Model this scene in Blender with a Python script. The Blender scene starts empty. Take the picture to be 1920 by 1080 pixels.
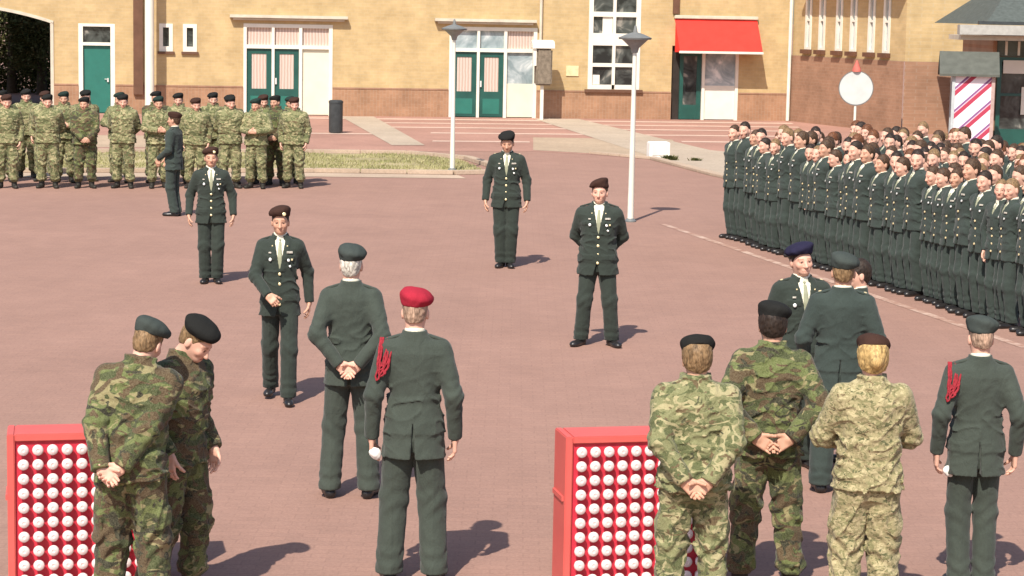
import bpy, math, random
import numpy as np
from mathutils import Vector, Matrix
R_ = math.radians
random.seed(4); RNG = np.random.default_rng(4)
scene = bpy.context.scene
COL = scene.collection

# ---------------------------------------------------------------- camera, sky, sun, exposure
FPX = 4000.0; HC = 3.5; PITCH = math.atan(520/FPX); ROLL = R_(1.1)
cam_d = bpy.data.cameras.new("camera"); cam = bpy.data.objects.new("camera", cam_d); COL.objects.link(cam)
cam_d.sensor_width = 36.0; cam_d.lens = 36.0*FPX/1920; cam_d.clip_start = 0.1; cam_d.clip_end = 3000
fw = Vector((0, math.cos(PITCH), -math.sin(PITCH))); r0 = Vector((1, 0, 0)); u0 = r0.cross(fw)
rr = r0*math.cos(ROLL) + u0*math.sin(ROLL); uu = u0*math.cos(ROLL) - r0*math.sin(ROLL)
M = Matrix((( rr.x, uu.x, -fw.x, 0), (rr.y, uu.y, -fw.y, 0), (rr.z, uu.z, -fw.z, HC), (0, 0, 0, 1)))
cam.matrix_world = M
scene.camera = cam
SUN_EL = R_(49); SUN_AZ_DX = -0.30     # the sun stands behind the camera, a little to the left
sd = Vector((SUN_AZ_DX, -1.0, 0)).normalized(); sun_vec = Vector((sd.x*math.cos(SUN_EL), sd.y*math.cos(SUN_EL), math.sin(SUN_EL)))
world = bpy.data.worlds.new("World"); scene.world = world; world.use_nodes = True
wn = world.node_tree; sky = wn.nodes.new('ShaderNodeTexSky'); sky.sky_type = 'NISHITA'; sky.sun_disc = False
sky.sun_elevation = SUN_EL; sky.sun_rotation = math.atan2(sun_vec.x, sun_vec.y); sky.air_density = 1.0; sky.dust_density = 1.5
wn.links.new(sky.outputs[0], wn.nodes['Background'].inputs[0]); wn.nodes['Background'].inputs[1].default_value = 0.11
sl = bpy.data.lights.new("sun", 'SUN'); sl.energy = 4.2; sl.angle = R_(0.6); sl.color = (1.0, 0.93, 0.82)
so = bpy.data.objects.new("sun", sl); COL.objects.link(so); so.rotation_euler = sun_vec.to_track_quat('Z', 'Y').to_euler()
scene.view_settings.view_transform = 'Standard'; scene.view_settings.look = 'None'
scene.view_settings.exposure = 0.55; scene.view_settings.gamma = 1.0; scene.view_settings.use_curve_mapping = False

# ---------------------------------------------------------------- materials
def newmat(name, rough=0.85, spec=0.3):
    m = bpy.data.materials.new(name); m.use_nodes = True
    b = m.node_tree.nodes['Principled BSDF']; b.inputs['Roughness'].default_value = rough
    b.inputs['Specular IOR Level'].default_value = spec
    return m, m.node_tree, b
def nd(t, kind, **kw):
    n = t.nodes.new(kind)
    for k, v in kw.items():
        if k in n.inputs: n.inputs[k].default_value = v
        else: setattr(n, k, v)
    return n
def coords(t, scale=(1, 1, 1), kind='Object', rnd=True, loc=(0, 0, 0)):
    tc = t.nodes.new('ShaderNodeTexCoord'); mp = nd(t, 'ShaderNodeMapping'); mp.inputs['Scale'].default_value = scale
    mp.inputs['Location'].default_value = loc
    t.links.new(tc.outputs[kind], mp.inputs['Vector'])
    if rnd:
        oi = t.nodes.new('ShaderNodeObjectInfo'); ml = nd(t, 'ShaderNodeMath', operation='MULTIPLY'); ml.inputs[1].default_value = 37.0
        t.links.new(oi.outputs['Random'], ml.inputs[0]); va = nd(t, 'ShaderNodeVectorMath', operation='ADD')
        t.links.new(mp.outputs[0], va.inputs[0]); t.links.new(ml.outputs[0], va.inputs[1]); return va.outputs[0]
    return mp.outputs[0]
def noise(t, vec, scale, detail=3, rough=0.55, dist=0.0):
    n = nd(t, 'ShaderNodeTexNoise'); n.inputs['Scale'].default_value = scale; n.inputs['Detail'].default_value = detail
    n.inputs['Roughness'].default_value = rough; n.inputs['Distortion'].default_value = dist
    t.links.new(vec, n.inputs['Vector']); return n.outputs['Fac']
def ramp(t, fac, stops, interp='LINEAR'):
    r = t.nodes.new('ShaderNodeValToRGB'); r.color_ramp.interpolation = interp
    el = r.color_ramp.elements
    while len(el) < len(stops): el.new(0.5)
    for e, (p, c) in zip(el, stops): e.position = p; e.color = (*c, 1) if len(c) == 3 else c
    t.links.new(fac, r.inputs[0]); return r.outputs[0]
def mix(t, fac, a, b, mode='MIX'):
    m = nd(t, 'ShaderNodeMix', data_type='RGBA', blend_type=mode)
    for s, v in ((0, fac), (6, a), (7, b)):
        if hasattr(v, 'is_linked') or isinstance(v, bpy.types.NodeSocket): t.links.new(v, m.inputs[s])
        elif s == 0: m.inputs[0].default_value = v
        else: m.inputs[s].default_value = (*v, 1)
    return m.outputs[2]
def bump(t, b, h, strength=0.4, dist=0.01):
    n = nd(t, 'ShaderNodeBump'); n.inputs['Strength'].default_value = strength; n.inputs['Distance'].default_value = dist
    t.links.new(h, n.inputs['Height']); t.links.new(n.outputs[0], b.inputs['Normal'])
def plain(name, c, rough=0.7, var=0.12, scale=9, bmp=0.0, metal=0.0, spec=0.3, vec='Object'):
    m, t, b = newmat(name, rough, spec); v = coords(t, kind=vec)
    n = noise(t, v, scale, 4)
    c0 = tuple(x*(1-var) for x in c); c1 = tuple(min(1, x*(1+var)) for x in c)
    t.links.new(ramp(t, n, [(0.3, c0), (0.7, c1)]), b.inputs['Base Color']); b.inputs['Metallic'].default_value = metal
    if bmp: bump(t, b, noise(t, v, scale*3, 3), 0.5, bmp)
    return m
def cloth(name, c, fold=0.012, var=0.14, rough=0.95, sheen=0.12):
    m, t, b = newmat(name, rough, 0.12); v = coords(t)
    vs = coords(t, (1.6, 1.6, 1.0))
    n = noise(t, v, 6, 4); f = noise(t, vs, 9, 3, 0.6, 0.6); w = noise(t, v, 160, 2)
    c0 = tuple(x*(1-var) for x in c); c1 = tuple(x*(1+var) for x in c)
    col = ramp(t, n, [(0.3, c0), (0.7, c1)])
    col = mix(t, 0.35, col, ramp(t, w, [(0.3, tuple(x*0.75 for x in c)), (0.7, tuple(x*1.3 for x in c))]))
    t.links.new(col, b.inputs['Base Color']); bump(t, b, f, 0.6, fold*1.5)
    b.inputs['Sheen Weight'].default_value = sheen
    return m
def camo(name, base, cols, scale=7.0, small=False):
    m, t, b = newmat(name, 0.95, 0.1); v = coords(t, (1, 1, 1.6)); col = base
    for k, (c, th, sc) in enumerate(cols):
        vv = nd(t, 'ShaderNodeVectorMath', operation='ADD'); t.links.new(v, vv.inputs[0]); vv.inputs[1].default_value = (k*13.7, k*5.1, k*9.3)
        n = noise(t, vv.outputs[0], scale*sc, 2.2 if not small else 4, 0.5, 1.4)
        fac = ramp(t, n, [(th-0.012, (0, 0, 0)), (th+0.012, (1, 1, 1))])
        col = mix(t, fac, col, c)
    fine = noise(t, v, 120, 2)
    col = mix(t, 0.3, col, ramp(t, fine, [(0.3, (0.02, 0.02, 0.015)), (0.7, (0.30, 0.28, 0.18))]))
    t.links.new(col, b.inputs['Base Color'])
    bump(t, b, noise(t, coords(t, (1.2, 1.2, 1.0)), 11, 3, 0.6, 0.8), 0.65, 0.02); b.inputs['Sheen Weight'].default_value = 0.1
    return m
MAT = {}
MAT['dress'] = cloth('dress_green', (0.052, 0.063, 0.052))
MAT['dress_dark'] = cloth('dress_green_dark', (0.034, 0.043, 0.036))
MAT['dress_b'] = cloth('dress_green_blueish', (0.040, 0.053, 0.047))
DPM = [((0.035, 0.052, 0.014), .50, 1.0), ((0.27, 0.23, 0.11), .60, 1.3), ((0.078, 0.042, 0.021), .535, 1.1), ((0.008, 0.009, 0.007), .61, 1.4)]
MAT['camo'] = camo('woodland_camouflage', (0.115, 0.145, 0.042), DPM, 5.6)
DPL = [((0.085, 0.105, 0.037), .52, 1.0), ((0.42, 0.37, 0.20), .565, 1.3), ((0.12, 0.075, 0.035), .62, 1.1), ((0.04, 0.045, 0.022), .66, 1.5)]
MAT['camo_light'] = camo('faded_camouflage', (0.215, 0.22, 0.10), DPL, 8.0)
MTP = [((0.215, 0.20, 0.09), .53, 1.0), ((0.52, 0.44, 0.25), .555, 1.5), ((0.14, 0.09, 0.045), .64, 1.6), ((0.08, 0.09, 0.035), .62, 1.3)]
MAT['camo_tan'] = camo('tan_camouflage', (0.37, 0.315, 0.165), MTP, 14, True)
MAT['shirt'] = plain('shirt_cloth', (0.72, 0.68, 0.55), 0.9, 0.05)
MAT['tie'] = plain('tie_cloth', (0.30, 0.31, 0.21), 0.8, 0.1)
MAT['tie_dark'] = plain('tie_cloth_dark', (0.05, 0.06, 0.05), 0.8, 0.1)
MAT['leather'] = plain('black_leather', (0.018, 0.016, 0.016), 0.35, 0.3, 12, spec=0.5)
MAT['boot'] = plain('boot_leather', (0.03, 0.027, 0.022), 0.6, 0.3, 12)
MAT['sole'] = plain('rubber_sole', (0.012, 0.012, 0.012), 0.8)
MAT['gold'] = plain('brass_button', (0.85, 0.72, 0.42), 0.35, 0.05, metal=0.3, spec=0.6)
MAT['silver'] = plain('silver_pin', (0.75, 0.75, 0.72), 0.35, 0.05, metal=0.3, spec=0.6)
MAT['ribbon'] = plain('ribbon_cloth', (0.45, 0.42, 0.36), 0.8, 0.5, 60)
MAT['red_cord'] = plain('red_cord', (0.27, 0.018, 0.028), 0.8, 0.35, 90)
MAT['white_cloth'] = plain('white_cloth', (0.80, 0.78, 0.74), 0.85, 0.04)
for n, c in dict(beret_green=(0.020, 0.034, 0.029), beret_dark=(0.018, 0.018, 0.017), beret_brown=(0.050, 0.026, 0.020), beret_red=(0.33, 0.022, 0.04), beret_blue=(0.022, 0.020, 0.045), beret_grey=(0.050, 0.060, 0.055)).items():
    MAT[n] = cloth(n, c, 0.006, 0.15, 1.0, 0.0)
def hairmat(name, c):
    m, t, b = newmat(name, 0.6, 0.3); v = coords(t, (1, 1, 0.25)); n = noise(t, v, 140, 3)
    n2 = noise(t, v, 45, 3); nn = mix(t, .5, n, n2); t.links.new(ramp(t, nn, [(0.36, tuple(x*0.38 for x in c)), (0.64, tuple(x*1.6 for x in c))]), b.inputs['Base Color']); bump(t, b, n, 0.6, 0.004); return m
for n, c in dict(hair_brown=(0.065, 0.036, 0.020), hair_dark=(0.028, 0.018, 0.013), hair_blond=(0.45, 0.30, 0.12), hair_sand=(0.20, 0.125, 0.062), hair_white=(0.62, 0.58, 0.50), hair_red=(0.13, 0.05, 0.022), hair_grey=(0.36, 0.24, 0.17)).items():
    MAT[n] = hairmat(n, c)
def skinmat(name, c):
    m, t, b = newmat(name, 0.55, 0.35); v = coords(t); n = noise(t, v, 14, 3)
    base = ramp(t, n, [(0.3, tuple(x*0.9 for x in c)), (0.7, tuple(min(1, x*1.08) for x in c))])
    at = nd(t, 'ShaderNodeAttribute', attribute_name='Tint')
    t.links.new(mix(t, 1.0, base, at.outputs['Color'], 'MULTIPLY'), b.inputs['Base Color'])
    b.inputs['Subsurface Weight'].default_value = 0.0
    return m
MAT['skin'] = skinmat('skin', (0.56, 0.315, 0.215)); MAT['skin_pink'] = skinmat('skin_pink', (0.68, 0.39, 0.29)); MAT['skin_tan'] = skinmat('skin_tan', (0.46, 0.25, 0.16))

# ---------------------------------------------------------------- mesh and object helpers
def link(name, me, parent=None, mats=()):
    o = bpy.data.objects.new(name, me); COL.objects.link(o)
    if parent: o.parent = parent
    for m in mats: me.materials.append(m)
    return o
def tag(o, label=None, cat=None, group=None, kind=None):
    if label: o['label'] = label
    if cat: o['category'] = cat
    if group: o['group'] = group
    if kind: o['kind'] = kind
    return o
def empty(name, loc=(0, 0, 0), rz=0.0):
    o = bpy.data.objects.new(name, None); COL.objects.link(o); o.location = loc; o.rotation_euler = (0, 0, rz); o.empty_display_size = 0.1
    return o
def mesh_np(name, V, Q, smooth=True):
    me = bpy.data.meshes.new(name); nv, nf = len(V), len(Q)
    me.vertices.add(nv); me.vertices.foreach_set('co', np.ascontiguousarray(V, dtype=np.float32).ravel())
    me.loops.add(nf*4); me.loops.foreach_set('vertex_index', np.ascontiguousarray(Q, dtype=np.int32).ravel())
    me.polygons.add(nf); me.polygons.foreach_set('loop_start', np.arange(nf, dtype=np.int32)*4)
    me.update(calc_edges=True)
    if smooth: me.polygons.foreach_set('use_smooth', np.ones(nf, dtype=bool))
    me.validate(); return me

# ---- implicit surfaces: every garment and body is one smooth skin polygonised from a distance field
def surfnet(f, org, h):
    s = f < 0
    c = [s[i:s.shape[0]-1+i, j:s.shape[1]-1+j, k:s.shape[2]-1+k] for i in (0, 1) for j in (0, 1) for k in (0, 1)]
    allin = c[0].copy(); anyin = c[0].copy()
    for q in c[1:]: allin &= q; anyin |= q
    act = anyin & ~allin
    idx = np.argwhere(act); n = len(idx)
    vid = -np.ones(act.shape, np.int32); vid[act] = np.arange(n)
    acc = np.zeros((n, 3)); cnt = np.zeros(n)
    cor = [(i, j, k) for i in (0, 1) for j in (0, 1) for k in (0, 1)]
    val = {q: f[idx[:, 0]+q[0], idx[:, 1]+q[1], idx[:, 2]+q[2]] for q in cor}
    for a in cor:
        for ax in range(3):
            if a[ax]: continue
            b = list(a); b[ax] = 1; b = tuple(b)
            fa, fb = val[a], val[b]; m = (fa < 0) != (fb < 0)
            t = np.where(m, fa/np.where(m, fa-fb, 1), 0)
            p = np.repeat(np.array(a, float)[None], n, 0); p[:, ax] += t
            acc += p*m[:, None]; cnt += m
    V = (idx + acc/cnt[:, None])*h + np.array(org)
    quads = []
    for ax in range(3):
        sl0 = [slice(1, -1)]*3; sl1 = [slice(1, -1)]*3
        sl0[ax] = slice(0, -1); sl1[ax] = slice(1, None)
        A = s[tuple(sl0)]; B = s[tuple(sl1)]; e = np.argwhere(A != B)
        if not len(e): continue
        flip = A[tuple(e.T)]
        o = np.ones(3, int); o[ax] = 0; e = e + o
        u, w = (ax+1) % 3, (ax+2) % 3
        def cell(du, dw):
            q = e.copy(); q[:, u] -= du; q[:, w] -= dw; return vid[tuple(q.T)]
        qd = np.stack([cell(1, 1), cell(0, 1), cell(0, 0), cell(1, 0)], 1)
        qd[~flip] = qd[~flip][:, ::-1]; quads.append(qd)
    return V, np.concatenate(quads) if quads else np.zeros((0, 4), int)
class Grid:
    def __init__(s, lo, hi, h):
        s.h = h; s.lo = np.array(lo, float)-2*h; n = np.ceil((np.array(hi)+2*h-s.lo)/h).astype(int)+1
        ax = [(s.lo[i]+np.arange(n[i])*h).astype(np.float32) for i in range(3)]
        s.P = np.stack(np.meshgrid(*ax, indexing='ij'), -1)
    def mesh(s, f):
        # pad so that the surface always closes
        f = f.copy(); big = 1.0
        f[0] = np.maximum(f[0], .001); f[-1] = np.maximum(f[-1], .001); f[:, 0] = np.maximum(f[:, 0], .001); f[:, -1] = np.maximum(f[:, -1], .001); f[:, :, 0] = np.maximum(f[:, :, 0], .001); f[:, :, -1] = np.maximum(f[:, :, -1], .001)
        return surfnet(f, s.lo, s.h)
def A_(p): return np.array(p, dtype=np.float32)
def cone(P, a, b, ra, rb, wr=0.0, fr=0, ph=0.0):
    a = A_(a); b = A_(b); ba = b-a; L2 = float(ba@ba)+1e-9
    q = P-a; t = np.clip((q@ba)/L2, 0, 1)
    d = np.sqrt(((q-t[..., None]*ba)**2).sum(-1)) - (ra+(rb-ra)*t)
    if wr: d = d + wr*np.sin(t*fr+ph+6*P[..., 0]+9*P[..., 1])
    return d
def ell(P, c, r, rot=None):
    q = P-A_(c)
    if rot is not None: q = q@np.asarray(rot, dtype=np.float32)
    r = A_(r); k = np.sqrt(((q/r)**2).sum(-1)); return (k-1)*float(r.min())
def box(P, c, r, rot=None, rad=0.0):
    q = P-A_(c)
    if rot is not None: q = q@np.asarray(rot, dtype=np.float32)
    q = np.abs(q)-A_(r)+rad
    return np.sqrt((np.maximum(q, 0)**2).sum(-1))+np.minimum(q.max(-1), 0)-rad
def smin(a, b, k):
    h = np.maximum(k-np.abs(a-b), 0)/k; return np.minimum(a, b)-h*h*k*0.25
def loft(Q, T, n=2.4, inf=0.0):
    z = Q[..., 2]; zs = [r[0] for r in T]
    a, b, cy = (np.interp(z, zs, [r[i] for r in T]).astype(np.float32) for i in (1, 2, 3))
    a = a+inf; b = b+inf
    k = ((np.abs(Q[..., 0])/a)**n + (np.abs(Q[..., 1]-cy)/b)**n)**(1/n)
    d = (k-1)*np.minimum(a, b)
    return np.maximum(d, np.maximum(z-zs[-1]-inf, zs[0]-z))
def sstep(x, a, b):
    t = np.clip((x-a)/(b-a), 0, 1); return t*t*(3-2*t)
def wob(P, s, seed=0.0):
    x, y, z = P[..., 0]*s+seed, P[..., 1]*s+seed*1.7, P[..., 2]*s-seed
    return (np.sin(x*1.3+2.1*np.sin(y*0.9+z*0.7))+np.sin(y*1.7+1.9*np.sin(z*1.1+x*.6))+np.sin(z*1.5+2.2*np.sin(x*1.2+y*0.5)))/3
def rot(ax, deg):
    c, s = math.cos(R_(deg)), math.sin(R_(deg))
    return np.array({'x': [[1, 0, 0], [0, c, -s], [0, s, c]], 'y': [[c, 0, s], [0, 1, 0], [-s, 0, c]], 'z': [[c, -s, 0], [s, c, 0], [0, 0, 1]]}[ax])
# ---------------------------------------------------------------- people
PIV = np.array([0, 0, 0.97])
def nrm(v): v = np.array(v, float); return v/np.linalg.norm(v)
def ik(S, W, l1, l2, pole):
    v = W-S; D = np.linalg.norm(v)
    if D > (l1+l2)*0.995: W = S+v/D*(l1+l2)*0.995; v = W-S; D = np.linalg.norm(v)
    x = (l1*l1-l2*l2+D*D)/(2*D); h = math.sqrt(max(l1*l1-x*x, 0)); u = v/D
    p = np.array(pole, float); p = p-(p@u)*u; p = nrm(p)
    return S+u*x+p*h, W
def hand_sdf(P, w, d, n, s, curl, thumb=0.35):
    d = nrm(d); n = np.array(n, float); n = nrm(n-(n@d)*d); sv = np.array(s, float); sv = nrm(sv-(sv@d)*d-(sv@n)*n)
    Rm = np.stack([sv, d, n], 1)
    f = box(P, w+d*.052, (.040, .047, .0145), Rm, .013)
    f = smin(f, cone(P, w-d*.03, w+d*.02, .027, .026), .02)
    for off, L, r, cm in ((.031, .074, .0090, .9), (.0105, .083, .0092, 1.0), (-.010, .077, .0088, 1.1), (-.029, .060, .0078, 1.25)):
        p = w+d*.092+sv*off-d*abs(off-.005)*.25; a = curl*cm*0.5
        for fr in (.45, .31, .24):
            q = p+(d*math.cos(a)+n*math.sin(a)+sv*off*1.2)*L*fr
            f = smin(f, cone(P, p, q, r, r*.93), .005); p = q; r *= .93; a += curl*cm*0.9
    p = w+d*.025+sv*.030
    for fr, tn, r in ((.045, .2, .0135), (.032, .2+thumb, .011), (.026, .3+thumb*1.8, .0098)):
        q = p+nrm(d*.75+sv*(.75-thumb)+n*tn)*fr; f = smin(f, cone(P, p, q, r, r*.92), .008); p = q
    return f
def head_parts(Hc, H, opt):
    """head built in its own frame; returns world-space (V,Q,tint) for skin, plus hair"""
    h = opt.get('hh', .005); out = {}
    g = Grid((-.105, -.145, -.07), (.105, .125, .30), h); P = g.P; X, Y, Z = P[..., 0], P[..., 1], P[..., 2]
    f = ell(P, (0, .012, .170), (.076, .096, .098))
    f = smin(f, ell(P, (0, -.030, .105), (.058, .066, .080)), .05)
    f = smin(f, ell(P, (0, -.072, .058), (.026, .022, .020)), .03)
    f = smin(f, cone(P, (0, .020, -.06), (0, .012, .09), .062, .056), .03)
    f = smin(f, cone(P, (0, -.095, .145), (0, -.116, .104), .007, .0125), .012)
    f = smin(f, ell(P, (0, -.104, .102), (.019, .011, .009)), .008)
    f = smin(f, ell(P, (0, -.082, .160), (.046, .012, .010)), .015)
    f = smin(f, ell(P, (0, -.091, .078), (.026, .009, .010)), .008)
    for sx in (-1, 1):
        f = smin(f, ell(P, (sx*.080, .004, .124), (.010, .020, .032)), .008)
        f = smin(f, ell(P, (sx*.038, -.070, .112), (.024, .022, .022)), .02)
        f = np.maximum(f, -ell(P, (sx*.032, -.102, .140), (.017, .014, .010))+0.0)
        f = np.minimum(f, ell(P, (sx*.032, -.084, .139), (.0135, .0125, .0105)))
    V, Q = g.mesh(f); T = np.ones((len(V), 3)); HS = opt.get('hs', 1.0)
    def paint(m, c): T[m] = c
    fr = V[:, 1] < -.05
    for sx in (-1, 1):
        ex = np.hypot((V[:, 0]-sx*.032)/.017, (V[:, 2]-.139)/.009); paint(fr & (ex < 1), (.62, .55, .53))
        ex = np.hypot((V[:, 0]-sx*.032)/.007, (V[:, 2]-.139)/.008); paint(fr & (ex < 1), (.10, .09, .10))
        paint(fr & (np.abs(V[:, 0]-sx*.034) < .021) & (np.abs(V[:, 2]-.163) < .0055), (.60, .52, .48))
        ck = np.hypot((V[:, 0]-sx*.042)/.026, (V[:, 2]-.108)/.02); m = fr & (ck < 1); T[m] = (1, .95, .94)
    lip = np.hypot(V[:, 0]/.027, (V[:, 2]-.077)/.0085); paint(fr & (lip < 1), (.88, .66, .62))
    paint(fr & (np.abs(V[:, 0]) < .026) & (np.abs(V[:, 2]-.0775) < .0022), (.35, .18, .18) if not opt.get('smile') else (1.15, 1.3, 1.35))
    if opt.get('hairstyle') == 'bald':
        pass
    out['head'] = (V*HS@H.T+Hc, Q, T)
    st = opt.get('hairstyle', 'short')
    if st != 'bald':
        g = Grid((-.11, -.125, -.03), (.11, .16, .31), h); P = g.P; X, Y, Z = P[..., 0], P[..., 1], P[..., 2]
        inf = {'short': .007, 'crop': .0045}.get(st, .011)
        if st == 'full': inf = .016
        if st == 'bun': inf = .022
        k = ell(P, (0, .012, .170), (.076+inf, .096+inf, .098+inf*1.2))
        k = smin(k, ell(P, (0, .035, .115), (.055+inf, .062, .075)), .03)
        k = k+.0025*wob(P, 95, 1.0)
        line = np.interp(Y, [-.11, -.075, -.045, -.012, .008, .03, .11], [.205, .200, .165, .120, .150, .085, .045] if st != 'crop' else [.226, .222, .200, .150, .160, .095, .065]).astype(np.float32)
        line = line+.006*wob(P, 60, opt.get('seed', 0)); k = np.maximum(k, line-Z)
        if opt.get('beret'): k = np.maximum(k, Z-.232)
        if st == 'bun':
            k = smin(k, ell(P, (0, .118, .135), (.040, .034, .040)), .02)
        V, Q = g.mesh(k); out['hair'] = (V*HS@H.T+Hc, Q)
    if opt.get('beret'):
        g = Grid((-.20, -.17, .08), (.20, .18, .36), h*1.1); P = g.P
        tl = opt.get('tilt', -15); Rb = rot('y', tl)@rot('x', opt.get('btilt', -6))
        Rb0 = rot('x', -10)
        bf = opt.get('bfwd', 0); c = np.array([.012*(1 if tl > 0 else -1), .004-bf, .236])
        big = opt.get('bsize', 1.0)*.94
        k = ell(P, c, (.108*big, .120*big, .039), Rb)
        Rb0 = rot('x', -10+bf*900); q = (P-A_((0, .010-bf*.3, .200)))@Rb0.astype(np.float32)
        band = np.sqrt((np.sqrt((q[..., 0]/.92)**2+(q[..., 1]/1.10)**2)-.088)**2+(q[..., 2]*.6)**2)-.009
        cap = ell(P, (0, .012-bf*.4, .215+bf*.1), (.087, .104, .056))
        k = smin(k, smin(band, cap, .02), .035)+.002*wob(P, 40, opt.get('seed', 0))
        k = np.maximum(k, -(q[..., 2]+.016))
        V, Q = g.mesh(k); out['beret'] = (V@H.T+Hc, Q)
        out['badge_at'] = (H@np.array([.040, -.104, .222])+Hc, H)
    if opt.get('cap'):
        g = Grid((-.17, -.20, .12), (.17, .17, .34), h*1.1); P = g.P
        k = ell(P, (0, .0, .268), (.135, .142, .026), rot('x', 12)); cyl = np.maximum(np.hypot(P[..., 0]/.94, P[..., 1]-.010)-.100, np.abs(P[..., 2]-.225)-.034)
        k = smin(k, cyl, .03); V, Q = g.mesh(k); out['beret'] = (V@H.T+Hc, Q)
    return out
def mk_object(name, parts, parent, mat, tint=False):
    V = np.concatenate([p[0] for p in parts]); off = 0; Qs = []
    for p in parts: Qs.append(p[1]+off); off += len(p[0])
    me = mesh_np(name, V, np.concatenate(Qs))
    if tint:
        T = np.concatenate([p[2] if len(p) > 2 else np.ones((len(p[0]), 3)) for p in parts]); T = np.c_[T, np.ones(len(T))]
        if len(me.vertices) == len(T):
            a = me.color_attributes.new('Tint', 'FLOAT_COLOR', 'POINT'); a.data.foreach_set('color', T.astype(np.float32).ravel())
    return link(name, me, parent, [mat])
def tube_mesh(name, pts, r, parent, mat, seg=7):
    pts = [Vector(p) for p in pts]; V = []; Q = []
    for i, p in enumerate(pts):
        t = (pts[min(i+1, len(pts)-1)]-pts[max(i-1, 0)]).normalized(); a = t.orthogonal().normalized() if i == 0 else (a-t*a.dot(t)).normalized(); b = t.cross(a)
        for k in range(seg):
            an = 2*math.pi*k/seg; V.append(p+a*math.cos(an)*r+b*math.sin(an)*r)
    for i in range(len(pts)-1):
        for k in range(seg): Q.append((i*seg+k, i*seg+(k+1) % seg, (i+1)*seg+(k+1) % seg, (i+1)*seg+k))
    return link(name, mesh_np(name, np.array(V), np.array(Q)), parent, [mat])
def disc_mesh(name, c, n, r, th, parent, mat, seg=10, sx=1.0, rz=None):
    n = Vector(n).normalized(); a = Vector((0, 0, 1)).cross(n)
    a = a.normalized() if a.length > .01 else Vector((1, 0, 0)); b = n.cross(a); c = Vector(c); V = []; F = []
    for z, q in ((-th, 1.0), (th*.5, 1.0), (th, .6)):
        for k in range(seg):
            an = 2*math.pi*(k+.5)/seg; V.append(c+n*z+a*math.cos(an)*r*q*sx+b*math.sin(an)*r*q)
    for i in range(2):
        for k in range(seg): F.append((i*seg+k, i*seg+(k+1) % seg, (i+1)*seg+(k+1) % seg, (i+1)*seg+k))
    F.append(tuple(range(2*seg, 3*seg))); F.append(tuple(reversed(range(seg))))
    me = bpy.data.meshes.new(name); me.from_pydata([tuple(v) for v in V], [], F); return link(name, me, parent, [mat])
TOR = [(.80, .176, .118, .012), (.90, .180, .122, .012), (1.0, .163, .116, .006), (1.10, .152, .112, .002), (1.20, .164, .120, -.002), (1.32, .180, .126, .0), (1.39, .183, .117, .008), (1.435, .160, .098, .012), (1.475, .112, .074, .018), (1.515, .068, .060, .020)]
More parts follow.
